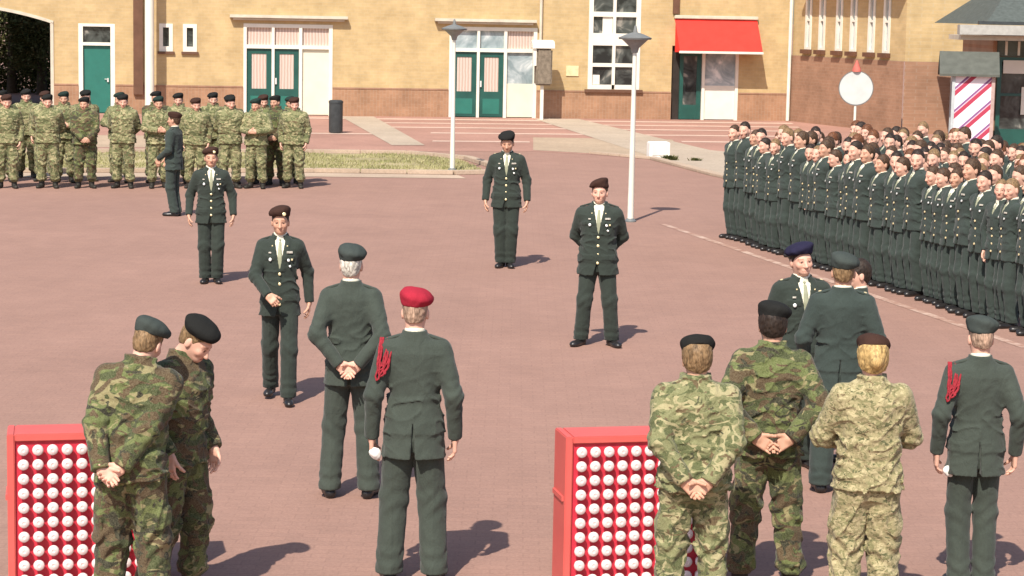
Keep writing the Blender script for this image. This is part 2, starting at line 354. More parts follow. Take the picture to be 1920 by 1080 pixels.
def person(opt):
    """opt: uni ('dress'|'camo'), H scale, lean/side/twist, head (yaw,pitch,roll), armL/armR dicts, feet, hair..."""
    o = dict(uni='dress', S=1.0, lean=0, side=0, twist=0, head=(0, 0, 0), h=.009, fat=0.0, jm='dress', tm=None, skin='skin', hem=.79, hips=(0, 0))
    if opt.get('uni') == 'camo': o['hem'] = .86
    o.update(opt)
    root = empty('person', o.get('loc', (0, 0, 0)), R_(o.get('rz', 0)))
    U = rot('z', o['twist'])@rot('y', o['side'])@rot('x', o['lean'])     # lean > 0 : forward, to -y
    hips = np.array([o['hips'][0], o['hips'][1], 0]); piv = PIV+hips
    def w(p): return piv+U@(np.array(p, float)-PIV)
    camo_ = o['uni'] == 'camo'; h = o['h']; fat = o['fat']+(.014 if camo_ else 0)
    # skeleton
    arms = {}
    for k, sx in (('L', 1), ('R', -1)):
        a = dict(wrist=(.245, -.02, .885), pole=(.5, 1, 0), d=(0, -.1, -1), n=(-1, 0, 0), s=(0, -1, 0), curl=.5, thumb=.35)
        a.update(o.get('arms', {})); a.update(o.get('arm'+k, {}))
        m = np.array([sx, 1, 1]); Sh = w(m*np.array([.168+fat*.5, .012, 1.402])); W = w(m*np.array(a['wrist'])) if not a.get('abs') else m*np.array(a['wrist'])
        E, W = ik(Sh, W, .285, .265, U@(m*np.array(a['pole'])))
        arms[k] = dict(S=Sh, E=E, W=W, d=U@(m*np.array(a['d'], float)), n=U@(m*np.array(a['n'], float)), s=U@(m*np.array(a['s'], float)), curl=a['curl'], thumb=a['thumb'])
    legs = {}
    for k, sx in (('L', 1), ('R', -1)):
        ft = o.get('foot'+k, o.get('feet', (.10, 0.0, 12)))   # x, y, toe-out degrees (, lift)
        hp = hips+np.array([sx*.085, .0, .90]); an = np.array([sx*ft[0], ft[1]+.03, .085+(ft[3] if len(ft) > 3 else 0)])
        ll = max(.410, np.linalg.norm(an-hp)*.5*1.006); kn, an = ik(hp, an, ll, ll, (sx*.15, -1, 0)); legs[k] = (hp, kn, an, sx*ft[2])
    nb = w((0, .012, 1.49)); y, p, r = o['head']; Hd = U@rot('z', y)@rot('x', p)@rot('y', r) if not o.get('headabs') else rot('z', y)@rot('x', p)@rot('y', r)
    Hc = nb
    # garments -------------------------------------------------
    pts = np.array([arms[k][j] for k in 'LR' for j in 'SEW']+[w((0, 0, 1.5)), hips+PIV, hips+np.array([.2, .15, o['hem']]), hips+np.array([-.2, -.15, o['hem']])])
    lo = pts.min(0)-.10; hi = pts.max(0)+.10; lo[2] = max(lo[2], o['hem']-.03) if lo[2] > .5 else lo[2]
    g = Grid(lo, hi, h); P = g.P; Q = ((P-A_(piv))@U.astype(np.float32))+A_(PIV)
    def torso(Q, inf=0.0): return loft(Q, TOR, 2.35, inf)
    sd_ = o.get('seed', 0)
    T = torso(Q, fat); zl = P[..., 2]
    X, Y, Z = Q[..., 0], Q[..., 1], Q[..., 2]
    hem = o['hem']; fl = .015
    skirt = loft(P-A_(hips), [(hem, .186+fl, .132+fl*.8, .010), (.92, .180, .126, .010), (1.02, .162, .114, .004), (1.10, .14, .10, 0)], 2.3, fat)
    J = smin(np.maximum(T, .93-Z), skirt, .05)
    if camo_:
        J = J-.010*sstep(Z, 1.0, 1.12)*(1-sstep(Z, 1.3, 1.42))
        rg = 1-np.abs(wob(Q*A_((1, 1, 1.5)), 17, sd_)); J = J-.014*(rg**4-.3)+.004*wob(Q*A_((.7, .7, 2.2)), 30, sd_+2)
        J = J+.010*np.exp(-((Z-1.04)/.018)**2)          # waist cord
        J = smin(J, np.maximum(loft(Q, [(1.47, .085, .080, .02), (1.535, .070, .072, .012)], 2), -.0-(-J*0)-9), .02)
    else:
        rg = 1-np.abs(wob(Q*A_((1, 1, 1.6)), 15, sd_)); J = J-.0105*(rg**5-.25)*(.22+np.exp(-((Z-1.10)/.10)**2)+.5*sstep(np.abs(X), .10, .17))+.0015*wob(Q, 34, sd_)
        J = J-.003*(1-np.abs(X)/.009).clip(0, 1)*(Y > 0)
        J = J+.004*np.exp(-((Z-1.08)/.03)**2)
        # lapels and pocket flaps
        ve = .060*np.clip((Z-o.get('vb', 1.20))/(1.5-o.get('vb', 1.20)), 0, 1)
        J = J-.006*((Y < 0) & (np.abs(X) < ve+.050) & (Z > 1.19) & (Z < 1.50))
        for px, pz, pw, ph in ((.092, 1.315, .052, .022), (.105, .955, .065, .028)):
            J = J-.0065*((Y < 0) & (np.abs(np.abs(X)-px) < pw) & (np.abs(Z-pz) < ph))
        ov = (Y < 0) & (X < -.012) & (Z < 1.20)
        J = J-.004*ov
        vz = np.clip((1.0-zl)/(1.0-hem), 0, 1)
        J = np.maximum(J, -np.maximum(np.abs(P[..., 0]-hips[0])-(.002+.013*vz), np.maximum(.05-Y, zl-1.0)))   # back vent
        J = np.maximum(J, -np.maximum(np.abs(P[..., 0]-hips[0]+.01)-(.002+.03*np.clip((.90-zl)/.12, 0, 1)), np.maximum(Y+.05, zl-.90)))  # front opening below the buttons
    ra, re, rw = ((.068, .057, .047) if not camo_ else (.078, .069, .056)); ra += fat*.3
    Aall = None
    for k in 'LR':
        a = arms[k]; u = nrm(a['S']-a['E']); f2 = nrm(a['W']-a['E'])
        c1 = smin(cone(P, a['S'], a['E'], ra, re+.003), cone(P, a['E'], a['W']-f2*.004, re, rw), .03)
        de = np.sqrt(((P-A_(a['E']))**2).sum(-1)); dw = np.sqrt(((P-A_(a['W']))**2).sum(-1))
        al = (P-A_(a['E']))@A_(u)
        amp = (.0045 if not camo_ else .0085)
        c1 = c1+amp*np.sin(al*95+3*np.sin(P[..., 0]*30+sd_)+P[..., 1]*20)*np.exp(-(de/.10)**2)+amp*.5*wob(P, 34, sd_+3)
        # cuff end: cut flat
        c1 = np.maximum(c1, ((P-A_(a['W']))@A_(f2))-.012)
        J = smin(J, np.maximum(c1, -(al-.10)), .055); Aall = c1 if Aall is None else np.minimum(Aall, c1)
    J = smin(J, Aall, .010)
    if not camo_:
        vcut = np.maximum(np.maximum(np.abs(X)-ve, Y), np.maximum(o.get('vb', 1.20)-Z, -(T+.014)))
        J = np.maximum(J, -np.minimum(vcut, np.maximum(np.maximum(np.hypot(X, Y-.005)-.066, 1.475-Z), Y-.00)))
        rr_ = np.hypot(X, (Y-.018)*1.02); col = np.maximum(np.abs(rr_-(.080-(Z-1.46)*.16))-.0075, np.maximum(1.44-Z, Z-(1.522-.35*np.maximum(.0-Y, 0))))
        J = smin(J, np.maximum(col, -.045-Y), .012)
        J = np.maximum(J, -np.maximum(rr_-.064, np.maximum(1.475-Z, -.02-Y)))
    V, F = g.mesh(J); jm = MAT[o['jm']]; jk = mk_object('jacket', [(V, F)], root, jm)
    # trousers
    pts = np.array([q for k in 'LR' for q in legs[k][:3]]); lo = pts.min(0)-.13; hi = pts.max(0)+.13; lo[2] = .03; hi[2] = 1.02
    g = Grid(lo, hi, h); P = g.P
    pel = loft(P-A_(hips), [(.80, .13, .095, .01), (.88, .160, .112, .012), (1.0, .148, .10, .006)], 2.3, fat*.6)
    r1, r2, r3 = (.096, .079, .078) if not camo_ else (.106, .090, .074)
    r1 *= o.get('legw', 1); r2 *= o.get('legw', 1); r3 *= o.get('legw', 1)
    L = []
    for k in 'LR':
        hp, kn, an, to = legs[k]; e = an+np.array([0, .012, -.02])
        f = smin(cone(P, hp, kn, r1+fat*.4, r2), cone(P, kn, e, r2, r3), .04)
        dk = P[..., 2]-float(kn[2])
        amp = .0035 if not camo_ else .009
        f = f+amp*np.sin(dk*60+3*np.sin(P[..., 0]*22+sd_)+P[..., 1]*14)*np.exp(-(dk/.11)**2)
        dz = P[..., 2]-float(an[2])
        f = f+amp*1.1*np.sin(dz*75+3*np.sin(P[..., 1]*25+sd_+k.__hash__() % 3))*np.exp(-((dz-.06)/.09)**2)
        rg = 1-np.abs(wob(P*A_((1, 1, .55)), 19 if camo_ else 16, sd_+5+(k == 'L')*2)); f = f-amp*(1.7 if camo_ else 1.1)*(rg**4-.3)
        if not camo_: f = f-.004*(1-np.abs(P[..., 0]-float((kn[0]*.5+an[0]*.5)))/.010).clip(0, 1)*sstep(-P[..., 2], -.82, -.7)
        if camo_:
            f = f-.016*np.exp(-((dz-.12)/.05)**2)+.028*sstep(-dz, -.075, -.035)     # bloused over the boot
            fx = P[..., 0]-float((hp[0]+kn[0])/2)
            pk = np.exp(-(((P[..., 2]-.62)/.07)**4))*(np.sign(fx)*(1 if k == 'L' else -1) > 0)*sstep(np.abs(fx), .03, .07); f = f-.014*pk
        f = np.maximum(f, (.062 if not camo_ else .115)+(float(an[2])-.085)-P[..., 2]); L.append(f)
    f = smin(pel, smin(L[0], L[1], .012), .05); V, F = g.mesh(f)
    mk_object('trousers', [(V, F)], root, MAT[o['tm'] or o['jm']])
    # shoes
    for k in 'LR':
        hp, kn, an, to = legs[k]; Rf = rot('z', to); c = np.array([an[0], an[1], an[2]-.085])
        g = Grid((-.075, -.235, 0), (.075, .10, .10 if not camo_ else .24), min(h, .008)); P = g.P
        f = smin(cone(P, (0, .045, .034), (0, -.155, .030), .037, .034), ell(P, (0, -.12, .028), (.047, .085, .032)), .02)
        f = smin(f, cone(P, (0, .025, .04), (0, .012, .09), .040, .044), .03)
        if camo_: f = smin(f, cone(P, (0, .012, .07), (0, .01, .20), .050, .058), .02)
        f = np.maximum(f, .002-P[..., 2]); V, F = g.mesh(f); tl = ft = c
        sh = mk_object('boot' if camo_ else 'shoe', [(V@Rf.T+c, F)], root, MAT['boot' if camo_ else 'leather'])
    # body: head, neck, hands with a core under the clothes
    hp_ = head_parts(Hc, Hd, o)
    parts = [hp_['head']]
    if o.get('hands', True):
        for k in 'LR':
            a = arms[k]; hh = o.get('fh', .0042); lo = a['W']-.06; hi = a['W']+.06; tip = a['W']+nrm(a['d'])*.10; lo = np.minimum(lo, tip-.10); hi = np.maximum(hi, tip+.10)
            g = Grid(lo, hi, hh); f = hand_sdf(g.P, a['W'], a['d'], a['n'], a['s'], a['curl'], a['thumb']); parts.append(g.mesh(f))
    pts = np.array([arms[k][j] for k in 'LR' for j in 'SEW']+[w((0, 0, 1.5))]+[legs[k][j] for k in 'LR' for j in (0, 1, 2)]); g = Grid(pts.min(0)-.08, pts.max(0)+.08, .02); P = g.P
    f = cone(P, hips+PIV, w((0, .01, 1.36)), .080, .075); f = smin(f, cone(P, w((0, .01, 1.36)), w((0, .015, 1.50)), .075, .045), .03)
    for k in 'LR':
        a = arms[k]; f = np.minimum(f, np.minimum(cone(P, a['S'], a['E'], .036, .034), cone(P, a['E'], a['W'], .034, .026))); f = smin(f, cone(P, w((0, .01, 1.38)), a['S'], .05, .036), .02)
        hp, kn, an, to = legs[k]; f = smin(f, np.minimum(cone(P, hp, kn, .06, .045), cone(P, kn, an, .045, .03)), .02); f = smin(f, cone(P, hips+PIV, hp, .07, .06), .03)
    parts.append(g.mesh(f)); mk_object('body', parts, root, MAT[o['skin']], True)
    if 'hair' in hp_: mk_object('hair', [hp_['hair']], root, MAT[o.get('hair', 'hair_brown')])
    if 'beret' in hp_:
        bo = mk_object('peaked_hat' if o.get('cap') else 'beret', [hp_['beret']], root, MAT[o.get('beret') or o.get('cap')])
        if 'badge_at' in hp_ and o.get('badge'): disc_mesh('badge', hp_['badge_at'][0], Hd@np.array([.25, -1, .25]), .017, .006, bo, MAT['gold'])
    if not camo_:
        # shirt, tie and buttons
        g = Grid((-.10, -.17, 1.17), (.10, .10, 1.56), min(h, .007)); Q = g.P; X, Y, Z = Q[..., 0], Q[..., 1], Q[..., 2]
        T = torso(Q, fat); ve = .060*np.clip((Z-o.get('vb', 1.20))/(1.5-o.get('vb', 1.20)), 0, 1)+.008
        f = np.maximum(np.maximum(np.maximum(T+.0105, -.045-T), np.abs(X)-ve), np.maximum(Y, 1.19-Z)); f = np.maximum(f, Z-1.50)
        col = np.maximum(np.hypot(X, (Y-.020)*.97)-(.068-(Z-1.5)*.1), np.maximum(1.46-Z, Z-(1.530-.012*(Y < -.02)+Y*.15))); col = np.maximum(col, -(np.hypot(X, Y-.020)-.052))
        V, F = g.mesh(np.minimum(f, col)); V = (V-PIV)@U.T+piv; mk_object('shirt', [(V, F)], root, MAT['shirt'])
        if o.get('tie', 1):
            wt = .012+.012*np.clip((1.47-Z)/.2, 0, 1)
            f = np.maximum(np.maximum(np.abs(T+.008)-.008, np.abs(X)-wt), np.maximum(Y, np.maximum(o.get('vb', 1.20)-Z, Z-1.455)))
            f = np.minimum(f, ell(Q, (0, -.050, 1.466), (.014, .012, .014)))
            V, F = g.mesh(f); V = (V-PIV)@U.T+piv; mk_object('tie', [(V, F)], root, MAT[o.get('tiem', 'tie')])
        def front(x, z, e=.0):
            zs = [r[0] for r in TOR]; a = np.interp(z, zs, [r[1] for r in TOR])+fat; b = np.interp(z, zs, [r[2] for r in TOR])+fat; cy = np.interp(z, zs, [r[3] for r in TOR])
            return w((x, cy-b*(1-min(1, abs(x)/a)**2.35)**(1/2.35)-e, z))
        nb_ = U@np.array([0, -1, .0])
        if o.get('buttons', True):
            for z in (1.17, 1.08, .99, .90):
                disc_mesh('button', front(0, z, .010 if z > .95 else .022), nb_, .0135, .005, root, MAT['gold'])
        if o.get('medals'):
            for x, z, r, s, m in ((.095, 1.365, .014, 2.9, 'ribbon'), (.085, 1.295, .014, 1.0, 'silver'), (-.092, 1.30, .015, 1.0, 'silver'), (-.095, 1.36, .010, 1.9, 'ribbon'), (.118, 1.30, .012, 1.0, 'gold'), (-.072, 1.42, .008, 1, 'gold'), (.072, 1.42, .008, 1, 'gold'), (.10, 1.24, .011, 1.0, 'silver'))[:o['medals']]:
                disc_mesh('medal_ribbon' if m == 'ribbon' else 'badge', front(x, z, .013), U@np.array([x*2.5, -1, .15]), r, .004, root, MAT[m], 8 if m == 'silver' else 4, s)
        if o.get('boards', True):
            for sx in (1, -1):
                a0 = w((sx*.085, .02, 1.492+fat)); a1 = w((sx*(.188+fat), .02, 1.462+fat*.6)); g = Grid(np.minimum(a0, a1)-.04, np.maximum(a0, a1)+.04, .006)
                d = nrm(a1-a0); up = nrm(U@np.array([0, 0, 1])); up = nrm(up-(up@d)*d); f = box(g.P, (a0+a1)/2, (np.linalg.norm(a1-a0)/2, .024, .009), np.stack([d, np.cross(up, d), up], 1), .006)
                bb = mk_object('shoulder_board', [g.mesh(f)], root, jm)
                if o.get('star'): disc_mesh('rank_star', a0*.3+a1*.7+up*.011, up, .013, .004, bb, MAT['gold'])
    if o.get('lanyard'):
        sx = o['lanyard']; a = arms['L' if sx > 0 else 'R']
        for q, (dr, wx, x0) in enumerate(((.09, .034, .0), (.12, .030, .014), (.155, .032, -.006), (.18, .022, .012), (.14, .016, -.022), (.105, .022, .022))):
            pt = []
            for i in range(19):
                t = math.pi*i/18; sn = math.sin(t); al = (a['E']-a['S'])*(dr*sn/.285)
                pt.append(a['S']+al*np.array([1, 1, 1])+np.array([sx*(wx*math.cos(t)+x0+.004*math.sin(i*1.9+q)), .018+.066*min(1, 2.2*sn), .072*(1-min(1, 1.6*sn))]))
            tube_mesh('lanyard_cord', pt, .0065, root, MAT['red_cord'])
    root.scale = (o['S']*o.get('sx', 1), o['S'], o['S'])
    root['_arms'] = 0
    del root['_arms']
    return root, arms
BEHIND = dict(wrist=(.075, .185, .965), pole=(1, .25, 0), d=(-.75, .12, -.62), n=(0, 1, .1), s=(-.3, .0, .9), curl=.55)
# ---------------------------------------------------------------- setting materials
def brickmat(name, c1, c2, mortar, scale, vertical=False, bw=.5, rh=.25, var=.25, contrast=.5, kind='Object'):
    m, t, b = newmat(name, 0.9, 0.2); v = coords(t, kind=kind, rnd=False)
    sp = t.nodes.new('ShaderNodeSeparateXYZ'); cb = t.nodes.new('ShaderNodeCombineXYZ'); t.links.new(v, sp.inputs[0])
    if vertical == 'ground': t.links.new(sp.outputs[0], cb.inputs[0]); t.links.new(sp.outputs[1], cb.inputs[1])
    elif vertical: t.links.new(sp.outputs[2], cb.inputs[0]); t.links.new(sp.outputs[0], cb.inputs[1])
    else: t.links.new(sp.outputs[0], cb.inputs[0]); t.links.new(sp.outputs[2], cb.inputs[1])
    br = t.nodes.new('ShaderNodeTexBrick'); t.links.new(cb.outputs[0], br.inputs['Vector'])
    br.inputs['Color1'].default_value = (*c1, 1); br.inputs['Color2'].default_value = (*c2, 1); br.inputs['Mortar'].default_value = (*mortar, 1)
    br.inputs['Scale'].default_value = scale; br.inputs['Mortar Size'].default_value = .015; br.inputs['Brick Width'].default_value = bw; br.inputs['Row Height'].default_value = rh
    n = noise(t, v, 1.3, 6, .65); n2 = noise(t, coords(t, (0.5, 0.5, 4), kind=kind, rnd=False), 3.0, 5, .7)
    col = mix(t, contrast, br.outputs['Color'], ramp(t, n, [(.3, tuple(x*(1-var) for x in c1)), (.7, tuple(min(1, x*(1+var)) for x in c2))]))
    col = mix(t, .5, col, ramp(t, n2, [(.32, (.88, .87, .84)), (.68, (1.09, 1.08, 1.07))]), 'MULTIPLY')
    t.links.new(col, b.inputs['Base Color']); bump(t, b, br.outputs['Fac'], -.4, .006)
    return m
YW = ((.435, .318, .160), (.52, .385, .205), (.47, .39, .265))
MAT['brick_yellow'] = brickmat('yellow_brick', *YW, 2.4)
MAT['brick_brown'] = brickmat('brown_brick', (.29, .165, .10), (.38, .22, .135), (.36, .27, .20), 2.4, True)
MAT['brick_brown_flat'] = brickmat('brown_brick_flat', (.27, .155, .10), (.35, .205, .135), (.33, .24, .18), 2.4)
MAT['white_paint'] = plain('white_paint', (.72, .69, .60), .5, .06, 3)
MAT['cream_panel'] = plain('cream_panel', (.66, .64, .50), .55, .06, 2)
MAT['green_paint'] = plain('green_paint', (.020, .145, .112), .4, .1, 3, spec=.5)
MAT['dark_green'] = plain('dark_green_paint', (.012, .075, .060), .4, .15, 3, spec=.5)
MAT['grey_metal'] = plain('grey_metal', (.19, .20, .20), .5, .1, 5, metal=.3)
MAT['dark_metal'] = plain('dark_metal', (.045, .05, .052), .5, .2, 8)
MAT['slate'] = plain('slate_roof', (.15, .165, .155), .8, .25, 12, bmp=.01)
MAT['stone'] = plain('pale_stone', (.56, .50, .40), .85, .12, 4)
MAT['brown_paint'] = plain('brown_paint', (.13, .065, .04), .6, .15, 4)
MAT['interior'] = plain('interior_painted_shade', (.035, .028, .024), .9, .3, 2)  # near-black puts the shade of the passage into the colour itself
MAT['red_paint'] = plain('red_paint', (.52, .030, .055), .45, .06, 4, spec=.4)
MAT['red_paint_edge'] = plain('red_paint_edge', (.60, .11, .095), .5, .06, 4)
MAT['white_knob'] = plain('white_knob', (.74, .62, .61), .4, .03, 20)
MAT['signwhite'] = plain('sign_white', (.52, .54, .52), .6, .07, 3)
def fabricmat(name, c):
    m, t, b = newmat(name, .9, .1); v = coords(t, (1, 1, 1)); n = noise(t, v, 3, 3)
    t.links.new(ramp(t, n, [(.3, tuple(x*.93 for x in c)), (.7, tuple(min(1, x*1.05) for x in c))]), b.inputs['Base Color']); bump(t, b, noise(t, v, 5, 2), .3, .02); return m
MAT['awning_red'] = fabricmat('awning_cloth', (.74, .052, .040))
m, t, b = newmat('window_glass', .08, .6); v = coords(t); n = noise(t, v, 1.6, 3, .6, .5)
t.links.new(ramp(t, n, [(.42, (.015, .018, .018)), (.58, (.075, .085, .08)), (.66, (.26, .25, .22))]), b.inputs['Base Color']); MAT['glass'] = m
m, t, b = newmat('painted_sky_glass', .1, .6); v = coords(t); n = noise(t, v, 1.3, 3, .6, 1.2)
t.links.new(ramp(t, n, [(.35, (.20, .26, .28)), (.55, (.38, .44, .46)), (.7, (.72, .74, .72))]), b.inputs['Base Color']); MAT['glass_pale'] = m  # bluish-white sky reflection painted into the glass colour
m, t, b = newmat('curtained_glass', .5, .3); v = coords(t, rnd=False)
w = t.nodes.new('ShaderNodeTexWave'); w.bands_direction = 'X'; w.inputs['Scale'].default_value = 3.2; w.inputs['Distortion'].default_value = 1.5; w.inputs['Detail'].default_value = 2; t.links.new(v, w.inputs['Vector'])
t.links.new(ramp(t, w.outputs['Fac'], [(.2, (.45, .34, .28)), (.8, (.60, .48, .42))]), b.inputs['Base Color']); MAT['curtain'] = m
# ground materials
def groundmat(name, c, var=.12, fine=40, stops=None, rough=.93):
    m, t, b = newmat(name, rough, .2); v = coords(t, rnd=False)
    big = noise(t, v, .35, 5, .6); mid = noise(t, coords(t, (1, .6, 1), rnd=False), 2.2, 6, .7, .4); fi = noise(t, v, fine, 3, .7)
    col = ramp(t, big, [(.3, tuple(x*(1-var) for x in c)), (.7, tuple(x*(1+var*.7) for x in c))])
    col = mix(t, .55, col, ramp(t, mid, [(.3, (.86, .85, .85)), (.7, (1.08, 1.08, 1.07))]), 'MULTIPLY')
    col = mix(t, .6, col, ramp(t, fi, [(.25, (.72, .72, .72)), (.75, (1.22, 1.22, 1.22))]), 'MULTIPLY')
    if name == 'red_brown_asphalt':
        br = t.nodes.new('ShaderNodeTexBrick'); t.links.new(v, br.inputs['Vector']); br.inputs['Scale'].default_value = 1.0
        br.inputs['Brick Width'].default_value = .21; br.inputs['Row Height'].default_value = .105; br.inputs['Mortar Size'].default_value = .006
        br.inputs['Color1'].default_value = (.93, .93, .93, 1); br.inputs['Color2'].default_value = (1.09, 1.07, 1.05, 1); br.inputs['Mortar'].default_value = (.80, .79, .78, 1)
        col = mix(t, .42, col, br.outputs['Color'], 'MULTIPLY')
    t.links.new(col, b.inputs['Base Color']); bump(t, b, fi, .5, .006); return m
MAT['plaza'] = groundmat('red_brown_asphalt', (.330, .198, .157), .07)
MAT['paving'] = groundmat('reddish_paving', (.38, .215, .17), .16, 12)
MAT['pale_paving'] = groundmat('pale_slabs', (.44, .36, .28), .12, 14)
MAT['slabs'] = groundmat('sandy_slabs', (.42, .32, .23), .15, 10)
MAT['kerb'] = groundmat('kerb_stone', (.47, .36, .27), .12, 20)
MAT['pink_line'] = groundmat('pale_pink_joint', (.58, .42, .34), .12, 12)
MAT['soil'] = groundmat('dry_turf', (.40, .34, .19), .35, 9)
m, t, b = newmat('worn_line', .9, .2); v = coords(t, rnd=False)
t.links.new(ramp(t, noise(t, v, 2.2, 6, .75), [(.42, (.335, .190, .145)), (.60, (.52, .38, .31))]), b.inputs['Base Color']); MAT['worn'] = m
m, t, b = newmat('foliage', .8, .1); v = coords(t); oi = t.nodes.new('ShaderNodeTexCoord')
t.links.new(ramp(t, noise(t, v, 2.5, 4, .6), [(.3, (.05, .07, .02)), (.5, (.12, .13, .05)), (.7, (.24, .19, .09))]), b.inputs['Base Color']); MAT['leaf'] = m
MAT['bark'] = plain('bark', (.09, .065, .045), .9, .3, 12, bmp=.01)
m, t, b = newmat('grass_blades', .8, .2); v = coords(t, rnd=False)
t.links.new(ramp(t, noise(t, v, 1.2, 5, .7), [(.32, (.17, .18, .065)), (.5, (.32, .30, .14)), (.68, (.46, .40, .24))]), b.inputs['Base Color']); MAT['grass'] = m

# ---------------------------------------------------------------- box builder
class MB:
    def __init__(s): s.V = []; s.F = []
    def box(s, x0, x1, y0, y1, z0, z1):
        n = len(s.V); x0, x1 = min(x0, x1), max(x0, x1); y0, y1 = min(y0, y1), max(y0, y1)
        s.V += [(x, y, z) for z in (z0, z1) for y in (y0, y1) for x in (x0, x1)]
        s.F += [tuple(n+i for i in f) for f in ((0, 2, 3, 1), (4, 5, 7, 6), (0, 1, 5, 4), (2, 6, 7, 3), (0, 4, 6, 2), (1, 3, 7, 5))]; return s
    def poly(s, pts):
        n = len(s.V); s.V += [tuple(p) for p in pts]; s.F.append(tuple(range(n, n+len(pts)))); return s
    def prism(s, prof, a, b, axis='x'):     # profile of (u,v) swept along an axis from a to b
        n = len(s.V); k = len(prof)
        for c in (a, b):
            for u, v in prof: s.V.append((c, u, v) if axis == 'x' else ((u, c, v) if axis == 'y' else (u, v, c)))
        for i in range(k): s.F.append((n+i, n+(i+1) % k, n+k+(i+1) % k, n+k+i))
        s.F.append(tuple(range(n+k-1, n-1, -1))); s.F.append(tuple(range(n+k, n+2*k))); return s
    def lathe(s, prof, cx=0, cy=0, seg=20):
        n = len(s.V); k = len(prof)
        for r, z in prof:
            for i in range(seg): a = 2*math.pi*i/seg; s.V.append((cx+r*math.cos(a), cy+r*math.sin(a), z))
        for j in range(k-1):
            for i in range(seg): s.F.append((n+j*seg+i, n+j*seg+(i+1) % seg, n+(j+1)*seg+(i+1) % seg, n+(j+1)*seg+i))
        s.F.append(tuple(n+i for i in range(seg-1, -1, -1))); s.F.append(tuple(n+(k-1)*seg+i for i in range(seg))); return s
    def build(s, name, mat, parent=None, bevel=0.0, smooth=False, recalc=True):
        me = bpy.data.meshes.new(name); me.from_pydata(s.V, [], s.F)
        if recalc:
            import bmesh
            bm = bmesh.new(); bm.from_mesh(me); bmesh.ops.recalc_face_normals(bm, faces=bm.faces)
            if bevel: bmesh.ops.bevel(bm, geom=[e for e in bm.edges if len(e.link_faces) == 2 and e.calc_face_angle(0) > .5], offset=bevel, segments=2, affect='EDGES', clamp_overlap=True)
            bm.to_mesh(me); bm.free()
        if smooth:
            for p in me.polygons: p.use_smooth = True
            me.set_sharp_from_angle(angle=R_(40))
        return link(name, me, parent, [mat] if not isinstance(mat, (list, tuple)) else mat)
def sheet(name, pts, z, mat):
    o = MB().poly([(x, y, z) for x, y in pts]).build(name, mat, recalc=False); o.data.update()
    if o.data.polygons[0].normal.z < 0: o.data.flip_normals()
    return tag(o, kind='structure')
# ---------------------------------------------------------------- ground
sheet('ground', [(-400, -30), (400, -30), (400, 900), (-400, 900)], 0, MAT['plaza'])
sheet('brick_pavement', [(-32, 63), (-15.28, 67.4), (.6, 71.1), (9.3, 72.4), (19.7, 72.6), (16, 48.8), (4.44, 46.59), (3.41, 51.34), (1.92, 52.83), (.47, 53.62), (-.47, 53.34), (-4.83, 52.3), (-8.3, 51.2), (-12.94, 50.2), (-32, 46)][::-1], .004, MAT['paving'])
sheet('slab_pavement', [(.51, 59.54), (4.40, 59.80), (4.33, 51.60), (1.93, 53.23), (.47, 54.03)], .008, MAT['slabs'])
def quad(p): return p
for xa, xb, yy, wd in ((-11, 9.1, -2.0, .7), (-4.3, 9.0, -4.2, .5), (-4.0, 9.0, -6.6, .5), (-2.4, 9.0, -9.4, .5), (-9, -3.5, -10.2, .5), (-2.2, .4, -13.2, .5), (4.6, 9, -12.4, .5)):
    sheet('paving_band', [(xa, 70.3+.158*xa+yy), (xb, 70.3+.158*xb+yy), (xb, 70.3+.158*xb+yy+wd), (xa, 70.3+.158*xa+yy+wd)], .009, MAT['pink_line'])
sheet('sand_path', [(-30, 50), (-13.1, 51.2), (-7.2, 52.8), (-6.6, 57.5), (-13, 56.5), (-30, 53)], .007, MAT['slabs'])
sheet('path', [(-5.64, 69.0), (-4.59, 69.3), (-2.32, 55.12), (-3.16, 54.86)], .012, MAT['pale_paving'])
sheet('path', [(.59, 69.92), (2.09, 70.3), (5.07, 55.34), (7.5, 52), (4.41, 46.28), (3.63, 50.85)], .012, MAT['pale_paving'])
sheet('turf_base', [(-31, 45.6), (-13.12, 49.25), (-4.87, 51.27), (-2.64, 51.53), (-1.31, 50.04), (-.70, 47.14), (-.74, 45.89), (-4.27, 45.60), (-11.65, 43.70), (-28, 40)], .010, MAT['soil'])
def kerb(pts, w=.13, h=.07, name='kerb'):
    mb = MB()
    for (x0, y0), (x1, y1) in zip(pts, pts[1:]):
        d = Vector((x1-x0, y1-y0)); L = d.length; d /= L; n = Vector((-d.y, d.x)); k = max(1, round(L/1.0))
        for i in range(k):
            a = Vector((x0, y0))+d*(L*i/k+.008); b_ = Vector((x0, y0))+d*(L*(i+1)/k-.008); q = len(mb.V)
            for z in (0, h):
                for p in (a-n*w/2, b_-n*w/2, b_+n*w/2, a+n*w/2): mb.V.append((p.x, p.y, z))
            mb.F += [tuple(q+j for j in f) for f in ((3, 2, 1, 0), (4, 5, 6, 7), (0, 1, 5, 4), (1, 2, 6, 5), (2, 3, 7, 6), (3, 0, 4, 7))]
    return tag(mb.build(name, MAT['kerb'], bevel=.01), kind='structure')
kerb([(-28, 39.8), (-11.65, 43.5), (-4.27, 45.4), (-1.3, 45.55), (-.45, 46.0), (-.30, 47.1), (-1.1, 50.2), (-2.6, 51.7), (-4.87, 51.45), (-13.1, 49.4), (-31, 45.8)], .22, .09)
sheet('verge_band', [(-28, 39.6), (-11.65, 43.35), (-4.27, 45.25), (-1.2, 45.38), (-1.0, 44.5), (-4.15, 44.2), (-11.33, 42.3), (-28, 38.6)], .006, MAT['kerb'])
kerb([(1.94, 53.2), (3.38, 51.5), (4.42, 46.6), (5.0, 44.6)], .25, .06)
